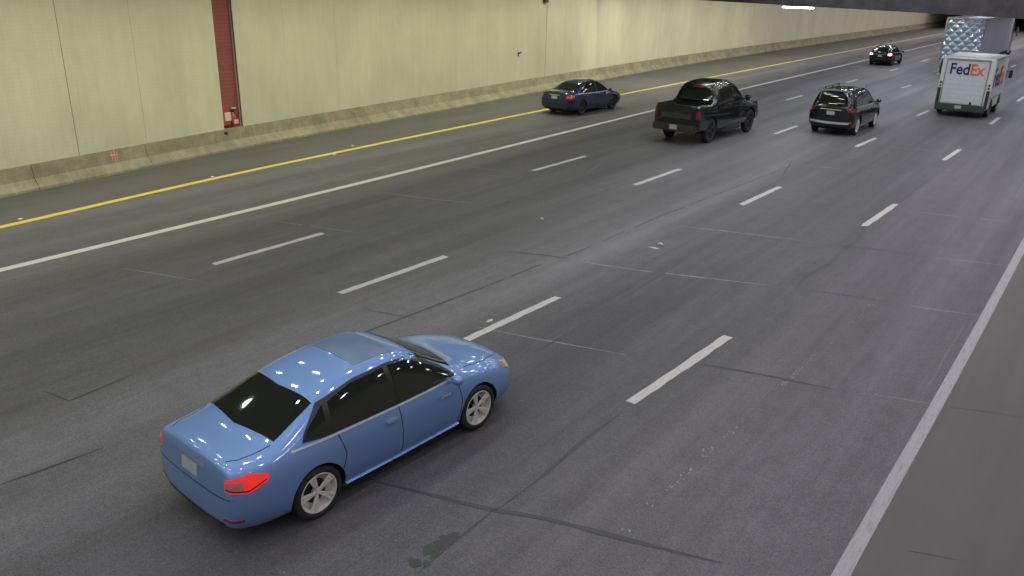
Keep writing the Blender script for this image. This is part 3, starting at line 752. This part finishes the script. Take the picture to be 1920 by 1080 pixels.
def build_car(kind, paint, loc, rz, label, cat, name, scale=(1, 1, 1), rimmat=None, sunroof=False, tail=None, wheelr=None, group=None, detail=True):
    root = empty(name, loc, rz, scale); tag(root, label, cat, group)
    rimmat = rimmat or M['rim']; tail = tail or M['red']
    if kind == 'sedan':
        ra, fa, rad, wt = -1.34, 1.38, .335, .795
        S = [st(-2.42, .34, .60, .70, .70, .78, .66, .96, .56, 1.02, 1.03, dg=.06, db=.04, mz=.52),
             st(-2.36, .24, .74, .83, .80, .80, .74, .99, .63, 1.055, 1.085, dg=.04, db=.02, mz=.50),
             st(-2.10, .20, .84, .91, .885, .80, .80, .985, .66, 1.065, 1.10, mz=.5),
             st(-1.78, .19, .88, .925, .90, .80, .83, .98, .71, 1.055, 1.10, dg=-.02, mz=.5),
             st(-1.27, .19, .88, .925, .90, .80, .845, .97, .60, 1.40, 1.45, dg=.16, mz=.5),
             st(-.62, .19, .88, .92, .90, .80, .85, .96, .60, 1.475, 1.525, mz=.5),
             st(-.05, .19, .88, .92, .90, .79, .85, .95, .61, 1.495, 1.545, mz=.5),
             st(.50, .19, .88, .92, .90, .78, .85, .94, .59, 1.44, 1.495, dg=-.08, mz=.5),
             st(1.05, .19, .88, .92, .90, .77, .84, .92, .70, .985, 1.02, dg=.08, mz=.48),
             st(1.55, .19, .88, .92, .89, .75, .80, .88, .62, .935, .975, mz=.47),
             st(2.00, .20, .84, .90, .85, .68, .73, .79, .55, .845, .885, mz=.44),
             st(2.25, .22, .70, .78, .72, .60, .62, .70, .46, .75, .775, mz=.42),
             st(2.36, .28, .50, .58, .54, .55, .50, .62, .36, .66, .67, mz=.42)]
    elif kind == 'suv':
        ra, fa, rad, wt = -1.38, 1.42, .365, .80
        S = [st(-2.34, .40, .66, .74, .72, .85, .68, 1.02, .58, 1.10, 1.11, dg=.02, mz=.6),
             st(-2.28, .30, .78, .86, .84, .88, .78, 1.08, .66, 1.16, 1.17, dg=.05, mz=.6),
             st(-2.14, .27, .88, .94, .92, .90, .86, 1.10, .68, 1.61, 1.65, dg=.02, db=.0, mz=.6),
             st(-1.88, .26, .90, .94, .92, .90, .87, 1.10, .71, 1.68, 1.72, dg=.0, mz=.6),
             st(-1.0, .25, .90, .94, .92, .90, .88, 1.08, .72, 1.70, 1.74, mz=.58),
             st(-.2, .25, .90, .94, .92, .90, .88, 1.07, .72, 1.71, 1.75, mz=.58),
             st(.50, .25, .90, .94, .92, .89, .88, 1.06, .69, 1.66, 1.70, dg=-.05, mz=.58),
             st(1.12, .25, .90, .94, .92, .88, .86, 1.04, .72, 1.115, 1.15, dg=.06, mz=.58),
             st(1.60, .25, .90, .94, .91, .87, .84, 1.0, .66, 1.06, 1.09, mz=.57),
             st(2.05, .27, .86, .92, .88, .82, .78, .94, .60, .99, 1.02, mz=.55),
             st(2.26, .32, .76, .82, .78, .76, .70, .86, .54, .90, .92, mz=.55),
             st(2.36, .40, .56, .62, .58, .70, .54, .78, .42, .80, .81, mz=.55)]
    elif kind == 'pickup':
        ra, fa, rad, wt = -1.80, 1.78, .42, .84
        S = [st(-2.96, 0.50, .80, .88, .88, .95, .84, 1.22, .76, 1.28, 1.28, mz=.68),
             st(-2.93, 0.45, .90, .96, .96, .95, .92, 1.26, .84, 1.31, 1.31, mz=.68),
             st(-2.80, 0.42, .94, .98, .975, .95, .94, 1.27, .86, 1.315, 1.315, mz=.68),
             st(-2.1, 0.40, .94, .98, .975, .95, .94, 1.26, .86, 1.31, 1.31, mz=.68),
             st(-1.50, 0.40, .94, .98, .975, .95, .94, 1.25, .86, 1.31, 1.31, mz=.68),
             st(-1.42, 0.38, .94, .98, .975, .95, .94, 1.25, .77, 1.78, 1.82, dg=.06, mz=.66),
             st(-1.15, 0.36, .94, .98, .975, .95, .94, 1.24, .78, 1.91, 1.95, mz=.66),
             st(-.2, 0.34, .94, .98, .975, .95, .94, 1.23, .79, 1.96, 2.005, mz=.65),
             st(.55, 0.34, .94, .98, .975, .95, .94, 1.22, .77, 1.92, 1.96, dg=-.05, mz=.65),
             st(1.10, 0.34, .94, .98, .975, .95, .93, 1.20, .80, 1.26, 1.30, dg=.08, mz=.65),
             st(1.70, 0.36, .94, .98, .97, .94, .90, 1.17, .74, 1.22, 1.26, mz=.65),
             st(2.45, 0.38, .92, .96, .95, .92, .87, 1.13, .72, 1.17, 1.20, mz=.64),
             st(2.72, 0.40, .86, .90, .89, .88, .80, 1.06, .66, 1.10, 1.12, mz=.62),
             st(2.80, 0.46, .70, .74, .73, .84, .68, .98, .56, 1.02, 1.03, mz=.62)]
    elif kind == 'hatch':
        ra, fa, rad, wt = -1.28, 1.32, .34, .78
        S = [st(-2.08, .38, .62, .72, .72, .84, .66, 1.02, .58, 1.10, 1.11, dg=.04, mz=.55),
             st(-2.03, .28, .76, .84, .82, .86, .76, 1.06, .64, 1.15, 1.165, dg=.05, mz=.55),
             st(-1.88, .24, .84, .90, .885, .86, .80, 1.06, .60, 1.36, 1.40, dg=.22, mz=.55),
             st(-1.5, .23, .87, .91, .895, .85, .82, 1.04, .60, 1.475, 1.52, dg=.12, mz=.55),
             st(-.8, .23, .87, .91, .895, .84, .83, 1.0, .62, 1.53, 1.58, mz=.53),
             st(-.1, .23, .87, .91, .895, .83, .83, .98, .62, 1.54, 1.59, mz=.53),
             st(.45, .23, .87, .91, .895, .82, .83, .97, .60, 1.48, 1.53, dg=-.05, mz=.53),
             st(1.05, .23, .87, .91, .895, .81, .82, .95, .68, 1.03, 1.06, dg=.06, mz=.5),
             st(1.5, .23, .87, .91, .88, .79, .78, .92, .60, .97, 1.0, mz=.5),
             st(1.9, .25, .80, .86, .82, .72, .70, .82, .52, .87, .90, mz=.46),
             st(2.12, .32, .56, .62, .58, .62, .54, .70, .42, .74, .75, mz=.45)]
    me = loft(S, 3)
    bmt = bmesh.new(); bmt.from_mesh(me); bvh = BVHTree.FromBMesh(bmt); bmt.free()
    wmax = .90 if kind != 'pickup' else .97
    cut = [arch_cutter(s*(wmax+.02), l, rad+.005, rad*1.13, .34) for l in (ra, fa) for s in (1, -1)]
    if kind == 'pickup': cut.append(box_cutter((0, -2.18, 1.25), (1.56, 1.24, .9)))
    me2 = bool_cut(me.copy(), cut, [paint, M['under']])
    body = bpy.data.objects.new('body', me2); col.objects.link(body); body.parent = root
    C = Car(bvh, root)
    zb = {'sedan': .15, 'hatch': .19, 'suv': .22, 'pickup': .34}[kind]; box('underbody_shade_pan', (0, 0, zb+.06), (1.30, fa-ra+1.2, .14), M['under'], root, bev=.03)  # extra pan added beneath the closed body to darken the road below
    if wheelr: rad = wheelr
    for l in (ra, fa):
        for s in (1, -1): make_wheel(root, wt-.01, l, rad, s, rimmat, rimr=.77 if kind == 'sedan' else .70, spoke_w=.07)
    if kind == 'sedan':
        for s in (1, -1):
            C.side('window_trim', [(-1.46, 1.02), (-1.2, .985), (0, .965), (.98, .96)], [(-1.40, 1.10), (-1.12, 1.32), (-.55, 1.42), (0, 1.435), (.42, 1.39), (.85, 1.12), (1.0, .975)], M['trim'], s, .003, 22, 8)
            C.side('rear_door_window', [(-1.05, 1.005), (-.5, .995), (-.10, .985)], [(-.98, 1.30), (-.62, 1.385), (-.10, 1.405)], M['glass'], s, .007)
            C.side('quarter_window', [(-1.40, 1.05), (-1.12, 1.01)], [(-1.34, 1.12), (-1.06, 1.29)], M['glass'], s, .007, 6)
            C.side('front_door_window', [(-.02, .985), (.5, .98), (.90, .985)], [(-.02, 1.405), (.30, 1.375), (.72, 1.16), (.92, 1.01)], M['glass'], s, .007)
            C.seam('window_sill_chrome', [(-1.62, .985), (-1.2, .965), (0, .948), (1.0, .945)], M['sillchrome'], 'side', .024, .006, s)
            for pts in ([(-.06, .94), (-.05, .6), (-.06, .27)], [(-1.0, .96), (-.93, .70), (-.97, .58), (-1.0, .5)], [(.98, .92), (1.03, .6), (.95, .27)], [(-.98, .27), (0, .25), (.95, .26)]):
                C.seam('door_seam', pts, M['seam'], 'side', .011, .0015, s)
            C.side('door_handle', [(-.30, .80), (-.12, .80)], [(-.30, .83), (-.12, .83)], M['chrome'], s, .028, 6, 2, .03)
            C.side('door_handle', [(.62, .785), (.80, .785)], [(.62, .815), (.80, .815)], M['chrome'], s, .028, 6, 2, .03)
            C.side('side_skirt', [(-.95, .20), (0, .185), (.98, .20)], [(-.95, .285), (0, .265), (.98, .285)], paint, s, .035, 16, 3, .04)
            C.corner('taillight', (.45, -1.95), -62, 0, [(0, .80), (.5, .76), (1, .83)], [(0, .93), (.5, .95), (1, .90)], tail, s)
            tl = [c for c in root.children if c.name.startswith('taillight')][-1]
            C.corner('reverse_lens', (.45, -1.95), -60, -38, [(0, .835), (1, .80)], [(0, .895), (1, .90)], M['lens'], s, off=.010, n=6, parent=tl)
            C.corner('lamp_housing', (.45, -1.95), -60, -4, [(0, .815), (.5, .775), (1, .84)], [(0, .83), (.5, .79), (1, .85)], M['seam'], s, off=.009, n=10, m_=2, parent=tl)
            C.corner('headlight', (.45, 1.95), 78, 12, [(0, .60), (.5, .62), (1, .70)], [(0, .68), (.5, .74), (1, .78)], M['clear'], s)
            C.corner('amber_marker', (.45, 1.95), 26, 12, [(0, .66), (1, .71)], [(0, .74), (1, .775)], M['amber'], s, off=.010, n=5)
            C.corner('rear_reflector', (.45, -1.95), -70, -40, [(0, .40), (1, .41)], [(0, .435), (1, .445)], M['reddim'], s)
            mirror_part(root, (.90, .82, 1.02), s, paint)
        C.down('rear_window', [(-.65, -1.73), (0, -1.82), (.65, -1.73)], [(-.575, -1.15), (0, -1.20), (.575, -1.15)], M['glass'], .005, 16, 12)
        C.down('windshield', [(-.55, .52), (0, .56), (.55, .52)], [(-.66, 1.02), (0, 1.14), (.66, 1.02)], M['glass'], .005, 16, 12)
        if sunroof: C.down('sunroof', [(-.44, -.42), (.44, -.42)], [(-.44, .22), (.44, .22)], M['sroof'], .004, 10, 8)
        C.seam('trunk_seam', [(-.66, -1.78), (-.62, -2.15), (-.55, -2.27)], M['seam'], 'top'); C.seam('trunk_seam', [(.66, -1.78), (.62, -2.15), (.55, -2.27)], M['seam'], 'top')
        C.seam('hood_seam', [(-.70, 1.25), (-.66, 1.7), (-.50, 2.15)], M['seam'], 'top'); C.seam('hood_seam', [(.70, 1.25), (.66, 1.7), (.50, 2.15)], M['seam'], 'top')
        C.seam('bumper_seam', [(-.78, .70), (-.5, .68), (0, .675), (.5, .68), (.78, .70)], M['seam'], 'rear', .012)
        C.rear('number_plate', [(-.16, .76), (.16, .76)], [(-.16, .90), (.16, .90)], M['plate'], .012)
        C.rear('trunk_garnish', [(-.30, .925), (.30, .925)], [(-.30, .95), (.30, .95)], M['chrome'], .012)
        C.rear('rear_valance', [(-.62, .25), (.62, .25)], [(-.60, .36), (.60, .36)], M['trim'], .006)
        b = bmesh.new(); lathe_x(b, [(-.08, .03), (.02, .035), (.02, .028), (-.08, .02)], 1, 16)
        bmesh.ops.rotate(b, verts=b.verts, matrix=Matrix.Rotation(R(-90), 3, 'Z')); bmesh.ops.translate(b, verts=b.verts, vec=(.5, -2.26, .26)); bm_obj('exhaust_tip', b, M['chrome'], root, True)
    if kind in ('suv', 'hatch'):
        H = kind == 'hatch'; dz = -.12 if H else 0; dl = .14 if H else 0
        for s in (1, -1):
            C.side('window_trim', [(-1.98+dl*1.5, 1.14+dz), (-1, 1.11+dz), (0, 1.10+dz), (1.02, 1.085+dz)], [(-1.88+dl*3, 1.30+dz), (-1.78+dl*4, 1.53+dz), (-1, 1.615+dz), (0, 1.62+dz), (.42, 1.58+dz), (.88, 1.26+dz), (1.02, 1.10+dz)], M['trim'], s, .003, 24, 8)
            C.side('quarter_window', [(-1.88+dl*2, 1.16+dz), (-1.16, 1.14+dz)], [(-1.74+dl*4, 1.48+dz), (-1.16, 1.575+dz)], M['glass'], s, .007, 8)
            C.side('rear_door_window', [(-1.08, 1.135+dz), (-.12, 1.125+dz)], [(-1.08, 1.58+dz), (-.12, 1.595+dz)], M['glass'], s, .007)
            C.side('front_door_window', [(-.04, 1.125+dz), (.92, 1.11+dz)], [(-.04, 1.595+dz), (.32, 1.56+dz), (.72, 1.33+dz), (.93, 1.14+dz)], M['glass'], s, .007)
            C.seam('window_sill_chrome', [(-1.9+dl*2, 1.125+dz), (0, 1.085+dz), (1.0, 1.07+dz)], M['sillchrome'], 'side', .024, .006, s)
            for pts in ([(-.08, 1.08+dz), (-.07, .6), (-.08, .33)], [(-1.1, 1.1+dz), (-1.0, .82), (-1.02, .6)], [(1.0, 1.05+dz), (1.05, .7), (.97, .33)]):
                C.seam('door_seam', pts, M['seam'], 'side', .012, .0015, s)
            C.side('door_handle', [(-.32, .94+dz), (-.13, .94+dz)], [(-.32, .975+dz), (-.13, .975+dz)], M['chrome'], s, .028, 6, 2, .03)
            C.side('door_handle', [(.62, .93+dz), (.80, .93+dz)], [(.62, .965+dz), (.80, .965+dz)], M['chrome'], s, .028, 6, 2, .03)
            C.side('sill_moulding', [(-.95, .30), (.98, .30)], [(-.95, .36), (.98, .36)], M['chrome'] if not H else M['trim'], s, .012, 16, 3, .02)
            C.corner('taillight', (.40, -1.85+dl), -62, -18, [(0, .95+dz), (.5, .92+dz), (1, 1.0+dz)], [(0, 1.06+dz), (.5, 1.10+dz), (1, 1.09+dz)], tail, s)
            C.corner('headlight', (.45, 1.85), 75, 20, [(0, .72+dz), (1, .78+dz)], [(0, .84+dz), (1, .90+dz)], M['clear'], s)
            C.corner('rear_reflector', (.40, -1.85+dl), -52, -42, [(0, .52), (1, .53)], [(0, .58), (1, .59)], M['red'], s)
            mirror_part(root, (.92, .86, 1.16+dz), s, paint, (.20, .11, .16))
            if not H:
                b = bmesh.new(); add_box(b, (s*.56, -.65, 1.765), (.035, 2.0, .03), .012)
                for l in (-1.6, -.65, .3): add_box(b, (s*.56, l, 1.74), (.04, .10, .07), .01)
                bm_obj('roof_rail', b, M['chrome'] if s > 0 else M['trim'], root)
        C.rear('rear_window', [(-.60, 1.18+dz), (0, 1.17+dz), (.60, 1.18+dz)], [(-.52, 1.50+dz*1.6), (0, 1.53+dz*1.6), (.52, 1.50+dz*1.6)], M['glass'], .006, 14, 8)
        C.down('windshield', [(-.58, .52), (0, .56), (.58, .52)], [(-.68, 1.05), (0, 1.15), (.68, 1.05)], M['glass'], .005, 16, 10)
        C.rear('number_plate', [(-.16, .80+dz), (.16, .80+dz)], [(-.16, .94+dz), (.16, .94+dz)], M['plate'], .012)
        C.rear('tailgate_chrome', [(-.42, .985+dz), (.42, .985+dz)], [(-.42, 1.02+dz), (.42, 1.02+dz)], M['chrome'], .014)
        C.rear('bumper_chrome', [(-.74, .48), (0, .45), (.74, .48)], [(-.76, .56), (0, .54), (.76, .56)], M['sillchrome'] if not H else M['trim'], .02, 16, 3, .03)
        C.rear('rear_valance', [(-.68, .31), (.68, .31)], [(-.70, .44), (.70, .44)], M['trim'], .006)
        C.down('spoiler', [(-.54, -2.02+dl*2.2), (.54, -2.02+dl*2.2)], [(-.54, -1.86+dl*2.2), (.54, -1.86+dl*2.2)], M['trim'], .03, 10, 3, .03)
    if kind == 'pickup':
        for s in (1, -1):
            C.side('window_trim', [(-1.24, 1.31), (0, 1.275), (1.0, 1.26)], [(-1.20, 1.74), (0, 1.82), (.45, 1.79), (.88, 1.46), (1.0, 1.275)], M['trim'], s, .003, 24, 8)
            C.side('rear_door_window', [(-1.16, 1.33), (-.04, 1.30)], [(-1.12, 1.73), (-.04, 1.79)], M['glass'], s, .007)
            C.side('front_door_window', [(.04, 1.30), (.90, 1.285)], [(.04, 1.79), (.36, 1.76), (.72, 1.52), (.91, 1.31)], M['glass'], s, .007)
            C.seam('window_sill_chrome', [(-1.25, 1.28), (0, 1.25), (1.0, 1.235)], M['rimdark'], 'side', .022, .006, s)
            for pts in ([(0, 1.24), (0, .55)], [(-1.15, 1.26), (-1.15, .9)], [(1.02, 1.2), (1.08, .8), (1.0, .55)], [(-1.46, 1.26), (-1.46, .9)]):
                C.seam('door_seam', pts, M['seam'], 'side', .012 if pts[0][0] > -1.3 else .03, .0015, s)
            C.side('door_handle', [(-.86, 1.10), (-.66, 1.10)], [(-.86, 1.14), (-.66, 1.14)], M['chrome'], s, .03, 6, 2, .03)
            C.side('door_handle', [(.08, 1.09), (.28, 1.09)], [(.08, 1.13), (.28, 1.13)], M['chrome'], s, .03, 6, 2, .03)
            C.corner('taillight', (.70, -2.70), -62, -30, [(0, .88), (1, .88)], [(0, 1.14), (1, 1.14)], tail, s)
            C.corner('headlight', (.45, 2.3), 75, 25, [(0, .85), (1, .88)], [(0, .98), (1, 1.02)], M['clear'], s)
            mirror_part(root, (.99, .92, 1.36), s, paint, (.24, .12, .24))
            b = bmesh.new(); add_box(b, (s*.90, -.02, .33), (.14, 1.9, .05), .018); bm_obj('side_step', b, M['rimdark'], root)
        C.rear('rear_window', [(-.60, 1.36), (.60, 1.36)], [(-.54, 1.70), (.54, 1.70)], M['glass'], .006, 12, 6)
        C.down('windshield', [(-.66, .56), (0, .60), (.66, .56)], [(-.78, 1.06), (0, 1.16), (.78, 1.06)], M['glass'], .005, 16, 10)
        C.down('roof_glass', [(-.45, -.45), (.45, -.45)], [(-.45, .25), (.45, .25)], M['glass'], .004, 8, 6)
        b = bmesh.new(); add_box(b, (0, -3.02, .56), (1.82, .20, .24), .04); bp = bm_obj('rear_bumper', b, M['rimdark'], root, False)
        box('number_plate', (0, -3.125, .58), (.32, .01, .15), M['plate'], root)
        C.seam('tailgate_seam', [(-.70, 1.24), (-.70, .80)], M['seam'], 'rear'); C.seam('tailgate_seam', [(.70, 1.24), (.70, .80)], M['seam'], 'rear')
        C.rear('tailgate_panel', [(-.62, .86), (.62, .86)], [(-.62, 1.02), (.62, 1.02)], M['rimdark'], .008)
        C.rear('tailgate_handle', [(-.12, 1.08), (.12, 1.08)], [(-.12, 1.15), (.12, 1.15)], M['trim'], .02)
        C.rear('brake_lamp', [(-.20, 1.76), (.20, 1.76)], [(-.20, 1.80), (.20, 1.80)], M['reddim'], .01)
    return root

def place(rear_contact, half, ra_, rz):
    """car origin from the ground contact of its right rear wheel"""
    v = Vector((half, ra_, 0)); v.rotate(Matrix.Rotation(rz, 3, 'Z')); return rear_contact-v

P = G(600, 968); rz = R(-4)
build_car('sedan', M['blue'], place(P, .86, -1.34, rz), rz, 'bright blue four-door sedan with silver wheels driving nearest the camera', 'car', 'blue_sedan', sunroof=True, tail=M['redbright'])
P = G(1090, 215); rz = R(-3)
build_car('sedan', M['navy'], place(P, .86, -1.34, rz), rz, 'dark navy sedan running along the yellow line beside the wall', 'car', 'navy_sedan', rimmat=M['rimdark'])
P = G(1328, 268); rz = R(-3.5)
build_car('pickup', M['black'], place(P, .92, -1.80, rz), rz, 'black crew-cab pickup truck with open bed and red tail lights', 'pickup truck', 'pickup_truck', scale=(1.04, 1.0, 1.17), rimmat=M['rimdark'], tail=M['reddim'])
P = G(1602, 253); rz = R(-1)
build_car('suv', M['black'], place(P, .87, -1.38, rz), rz, 'glossy black sport utility vehicle with chrome bumper strip behind the delivery van', 'car', 'black_suv', scale=(1.05, 1, 1.09), rimmat=M['rim'], tail=M['reddim'])
P = G(1672, 123); rz = R(-1)
build_car('hatch', M['black2'], place(P, .85, -1.28, rz), rz, 'small dark hatchback far away with lit tail lights beside the white line', 'car', 'dark_hatchback', rimmat=M['rimdark'], tail=M['redlit'])

# ------------------------------------------------------------------ delivery van
def text_mesh(name, body, size, mt, parent, mtx, weight=.0, extrude=.003):
    c = bpy.data.curves.new('t', 'FONT'); c.body = body; c.size = size; c.offset = weight; c.extrude = extrude; c.align_x = 'LEFT'
    o = bpy.data.objects.new('t', c); col.objects.link(o); bpy.context.view_layer.update()
    dg = bpy.context.evaluated_depsgraph_get(); me = bpy.data.meshes.new_from_object(o.evaluated_get(dg)); bpy.data.objects.remove(o)
    me.name = name; me.materials.clear(); me.materials.append(mt); wdt = max(v.co.x for v in me.vertices)
    me.transform(mtx); ob = bpy.data.objects.new(name, me); col.objects.link(ob); ob.parent = parent; return wdt
def text_width(body, size):
    c = bpy.data.curves.new('t', 'FONT'); c.body = body; c.size = size; c.offset = size*.022
    o = bpy.data.objects.new('t', c); col.objects.link(o); bpy.context.view_layer.update()
    w__ = o.dimensions.x; bpy.data.objects.remove(o); return w__
VANW, VANH, VANL = 2.36, 2.86, 4.6
rz = R(-1); rr = G(1845, 224)
van = empty('delivery_van', (0, 0, 0)); van.rotation_euler = (0, 0, rz)
v = Vector((VANW/2, 0, 0)); v.rotate(Matrix.Rotation(rz, 3, 'Z')); van.location = rr-v
tag(van, 'boxy white delivery van with purple and orange lettering on its rear door', 'van')
hw = VANW/2; z0 = .42
bm = bmesh.new(); add_box(bm, (0, VANL/2-.25, (z0+VANH)/2), (VANW, VANL-.5, VANH-z0), .05, seg=3)
bm_obj('body', bm, M['vanwhite'], van)
bm = bmesh.new(); add_box(bm, (0, VANL-.1, 1.0), (VANW-.14, 1.0, .9), .12, seg=3); bm_obj('nose', bm, M['vanwhite'], van)
b = bmesh.new(); add_box(b, (0, VANL-.49, 2.0), (VANW-.2, .04, .9), .01); bm_obj('windshield', b, M['glass'], van)
bm = bmesh.new(); dw = VANW*.78
for i in range(9): add_box(bm, (-.02, -.012, .66+.228*i+.10), (dw, .03, .222), .005, seg=1)
bm_obj('roll_up_door', bm, M['vandoor'], van)
bm = bmesh.new()
for s in (-1, 1): add_box(bm, (-.02+s*(dw/2+.03), -.02, 1.70), (.05, .05, 2.10), .008)
add_box(bm, (-.02, -.02, 2.76), (dw+.10, .05, .09), .008); bm_obj('door_frame', bm, M['vangrey'], van)
bm = bmesh.new(); add_box(bm, (0, -.12, .46), (VANW-.12, .28, .32), .03); bm_obj('rear_bumper', bm, M['vanbump'], van)
box('number_plate', (-.05, -.266, .50), (.30, .01, .15), M['plate'], van)
box('door_latch', (.42, -.05, .70), (.09, .06, .14), M['steel'], van, bev=.01)
for s in (-1, 1):
    box('corner_guard', (s*(hw-.085), -.02, .93), (.14, .06, .86), M['steel'], van, bev=.01)
    for z, mt in ((1.62, M['under']), (1.47, M['reddim'])):
        b = bmesh.new(); lathe_x(b, [(0, .001), (0, .045), (-.03, .05)], 1, 20); bmesh.ops.rotate(b, verts=b.verts, matrix=Matrix.Rotation(R(-90), 3, 'Z'))
        bmesh.ops.translate(b, verts=b.verts, vec=(s*(hw-.10), -.035, z)); bm_obj('taillight', b, mt, van)
    for l in (1.05, VANL-1.1): make_wheel(van, hw-.13, l, .39, s, M['vangrey'], 6)
    n = 16
    for l in (1.05, VANL-1.1):
        b = bmesh.new()
        pts = [(l+.47*math.cos(math.pi*k/n), .42+.47*math.sin(math.pi*k/n)) for k in range(n+1)]
        o_ = [b.verts.new((s*(hw+.004), y, z)) for y, z in pts]; i_ = [b.verts.new((s*(hw-.06), y, z)) for y, z in pts]
        b.faces.new(o_)
        for k in range(n): b.faces.new((o_[k], o_[k+1], i_[k+1], i_[k]))
        bm_obj('wheel_arch', b, M['under'], van)
    b = bmesh.new(); add_box(b, (s*(hw+.22), VANL-.55, 1.9), (.16, .08, .40), .02); add_box(b, (s*(hw+.08), VANL-.55, 2.02), (.26, .03, .03)); bm_obj('side_mirror', b, M['steel'], van)
    box('side_rub_rail', (s*(hw+.012), 2.05, .95), (.03, 3.4, .08), M['vangrey'], van, bev=.006)
    box('roof_edge_trim', (s*(hw-.02), VANL/2-.25, VANH-.03), (.06, VANL-.6, .08), M['vangrey'], van, bev=.01)
RX = Matrix.Rotation(R(90), 4, 'X')
ts = .60
def logo(parent, size, origin, rotm, name='lettering', sx=1.0, width=None):
    if width: sx = width/(text_width('FedEx', size))
    w1 = text_mesh(name, 'Fed', size, M['purple'], parent, Matrix.Translation(origin) @ rotm @ Matrix.Diagonal((sx, 1, 1, 1)), weight=size*.022)
    off = rotm @ Vector((w1*sx+size*.02, 0, 0))
    text_mesh(name, 'Ex', size, M['orange'], parent, Matrix.Translation(Vector(origin)+off) @ rotm @ Matrix.Diagonal((sx, 1, 1, 1)), weight=size*.022)
logo(van, .74, (-.80, -.032, 2.06), RX, width=1.54)
RS = Matrix.Rotation(R(90), 4, 'Z') @ RX
logo(van, 1.30, (hw+.006, .30, 1.50), RS, width=3.1)
RSL = Matrix.Rotation(R(-90), 4, 'Z') @ RX
logo(van, 1.30, (-hw-.006, 3.5, 1.50), RSL, width=3.1)

# ------------------------------------------------------------------ semi truck
TR = empty('semi_truck', (-10.15, 68.5, 0), R(0)); tag(TR, 'tall semi trailer with shining quilted steel rear doors ahead of the delivery van', 'truck')
tw = 1.30
bm = bmesh.new(); add_box(bm, (0, 8.05, 2.62), (2*tw, 15.9, 2.9), .03); bm_obj('trailer_box', bm, M['trailer'], TR)
# quilted rear doors: diamond relief
bm = bmesh.new(); nx, nz = 72, 84; g_ = []
for i in range(nx+1):
    row = []
    for j in range(nz+1):
        x = -1.22+2.44*i/nx; z = 1.25+2.75*j/nz
        p = .5+.5*math.cos((x+z)*2*math.pi/.62); q = .5+.5*math.cos((x-z)*2*math.pi/.62)
        h = .035*(1-max(p, q)**2)
        row.append(bm.verts.new((x, .06-h-.03, z)))
    g_.append(row)
for i in range(nx):
    for j in range(nz): bm.faces.new((g_[i][j], g_[i+1][j], g_[i+1][j+1], g_[i][j+1]))
bm_obj('rear_door', bm, M['quilt'], TR, True)
bm = bmesh.new()
for s in (-1, 1): add_box(bm, (s*1.26, .03, 2.62), (.08, .14, 2.92), .01)
add_box(bm, (0, .03, 4.05), (2.6, .14, .10), .01); add_box(bm, (0, .03, 1.18), (2.6, .14, .14), .01); bm_obj('door_frame', bm, M['chrome'], TR)
bm = bmesh.new(); add_box(bm, (0, .15, .55), (2.3, .10, .10), .01)
for s in (-.7, .7): add_box(bm, (s, .15, .85), (.08, .08, .6))
bm_obj('underrun_bar', bm, M['steel'], TR)
bm = bmesh.new(); add_box(bm, (0, 8, 1.05), (1.1, 15.4, .22)); bm_obj('chassis', bm, M['under'], TR)
for s in (-1, 1):
    for l in (1.2, 2.5, 13.2, 14.5, 19.2): make_wheel(TR, 1.08, l, .50, s, M['rim'], 6, width=.32, rimr=.58)
    box('side_skirt', (s*1.22, 8.0, .80), (.03, 6.0, .75), M['trailer'], TR, bev=.01)
bm = bmesh.new(); add_box(bm, (0, 17.4, 2.2), (2.4, 2.2, 3.0), .18, seg=3); add_box(bm, (0, 19.2, 1.45), (2.1, 1.9, 1.5), .20, seg=3); bm_obj('cab', bm, M['navy'], TR)
bm = bmesh.new(); add_box(bm, (0, 18.52, 2.75), (2.1, .04, .9), .02); bm_obj('windshield', bm, M['glass'], TR)
for s in (-1, 1):
    b = bmesh.new(); add_box(b, (s*1.45, 18.6, 2.6), (.14, .10, .75), .03); add_box(b, (s*1.3, 18.6, 2.9), (.3, .04, .04)); bm_obj('side_mirror', b, M['chrome'], TR)
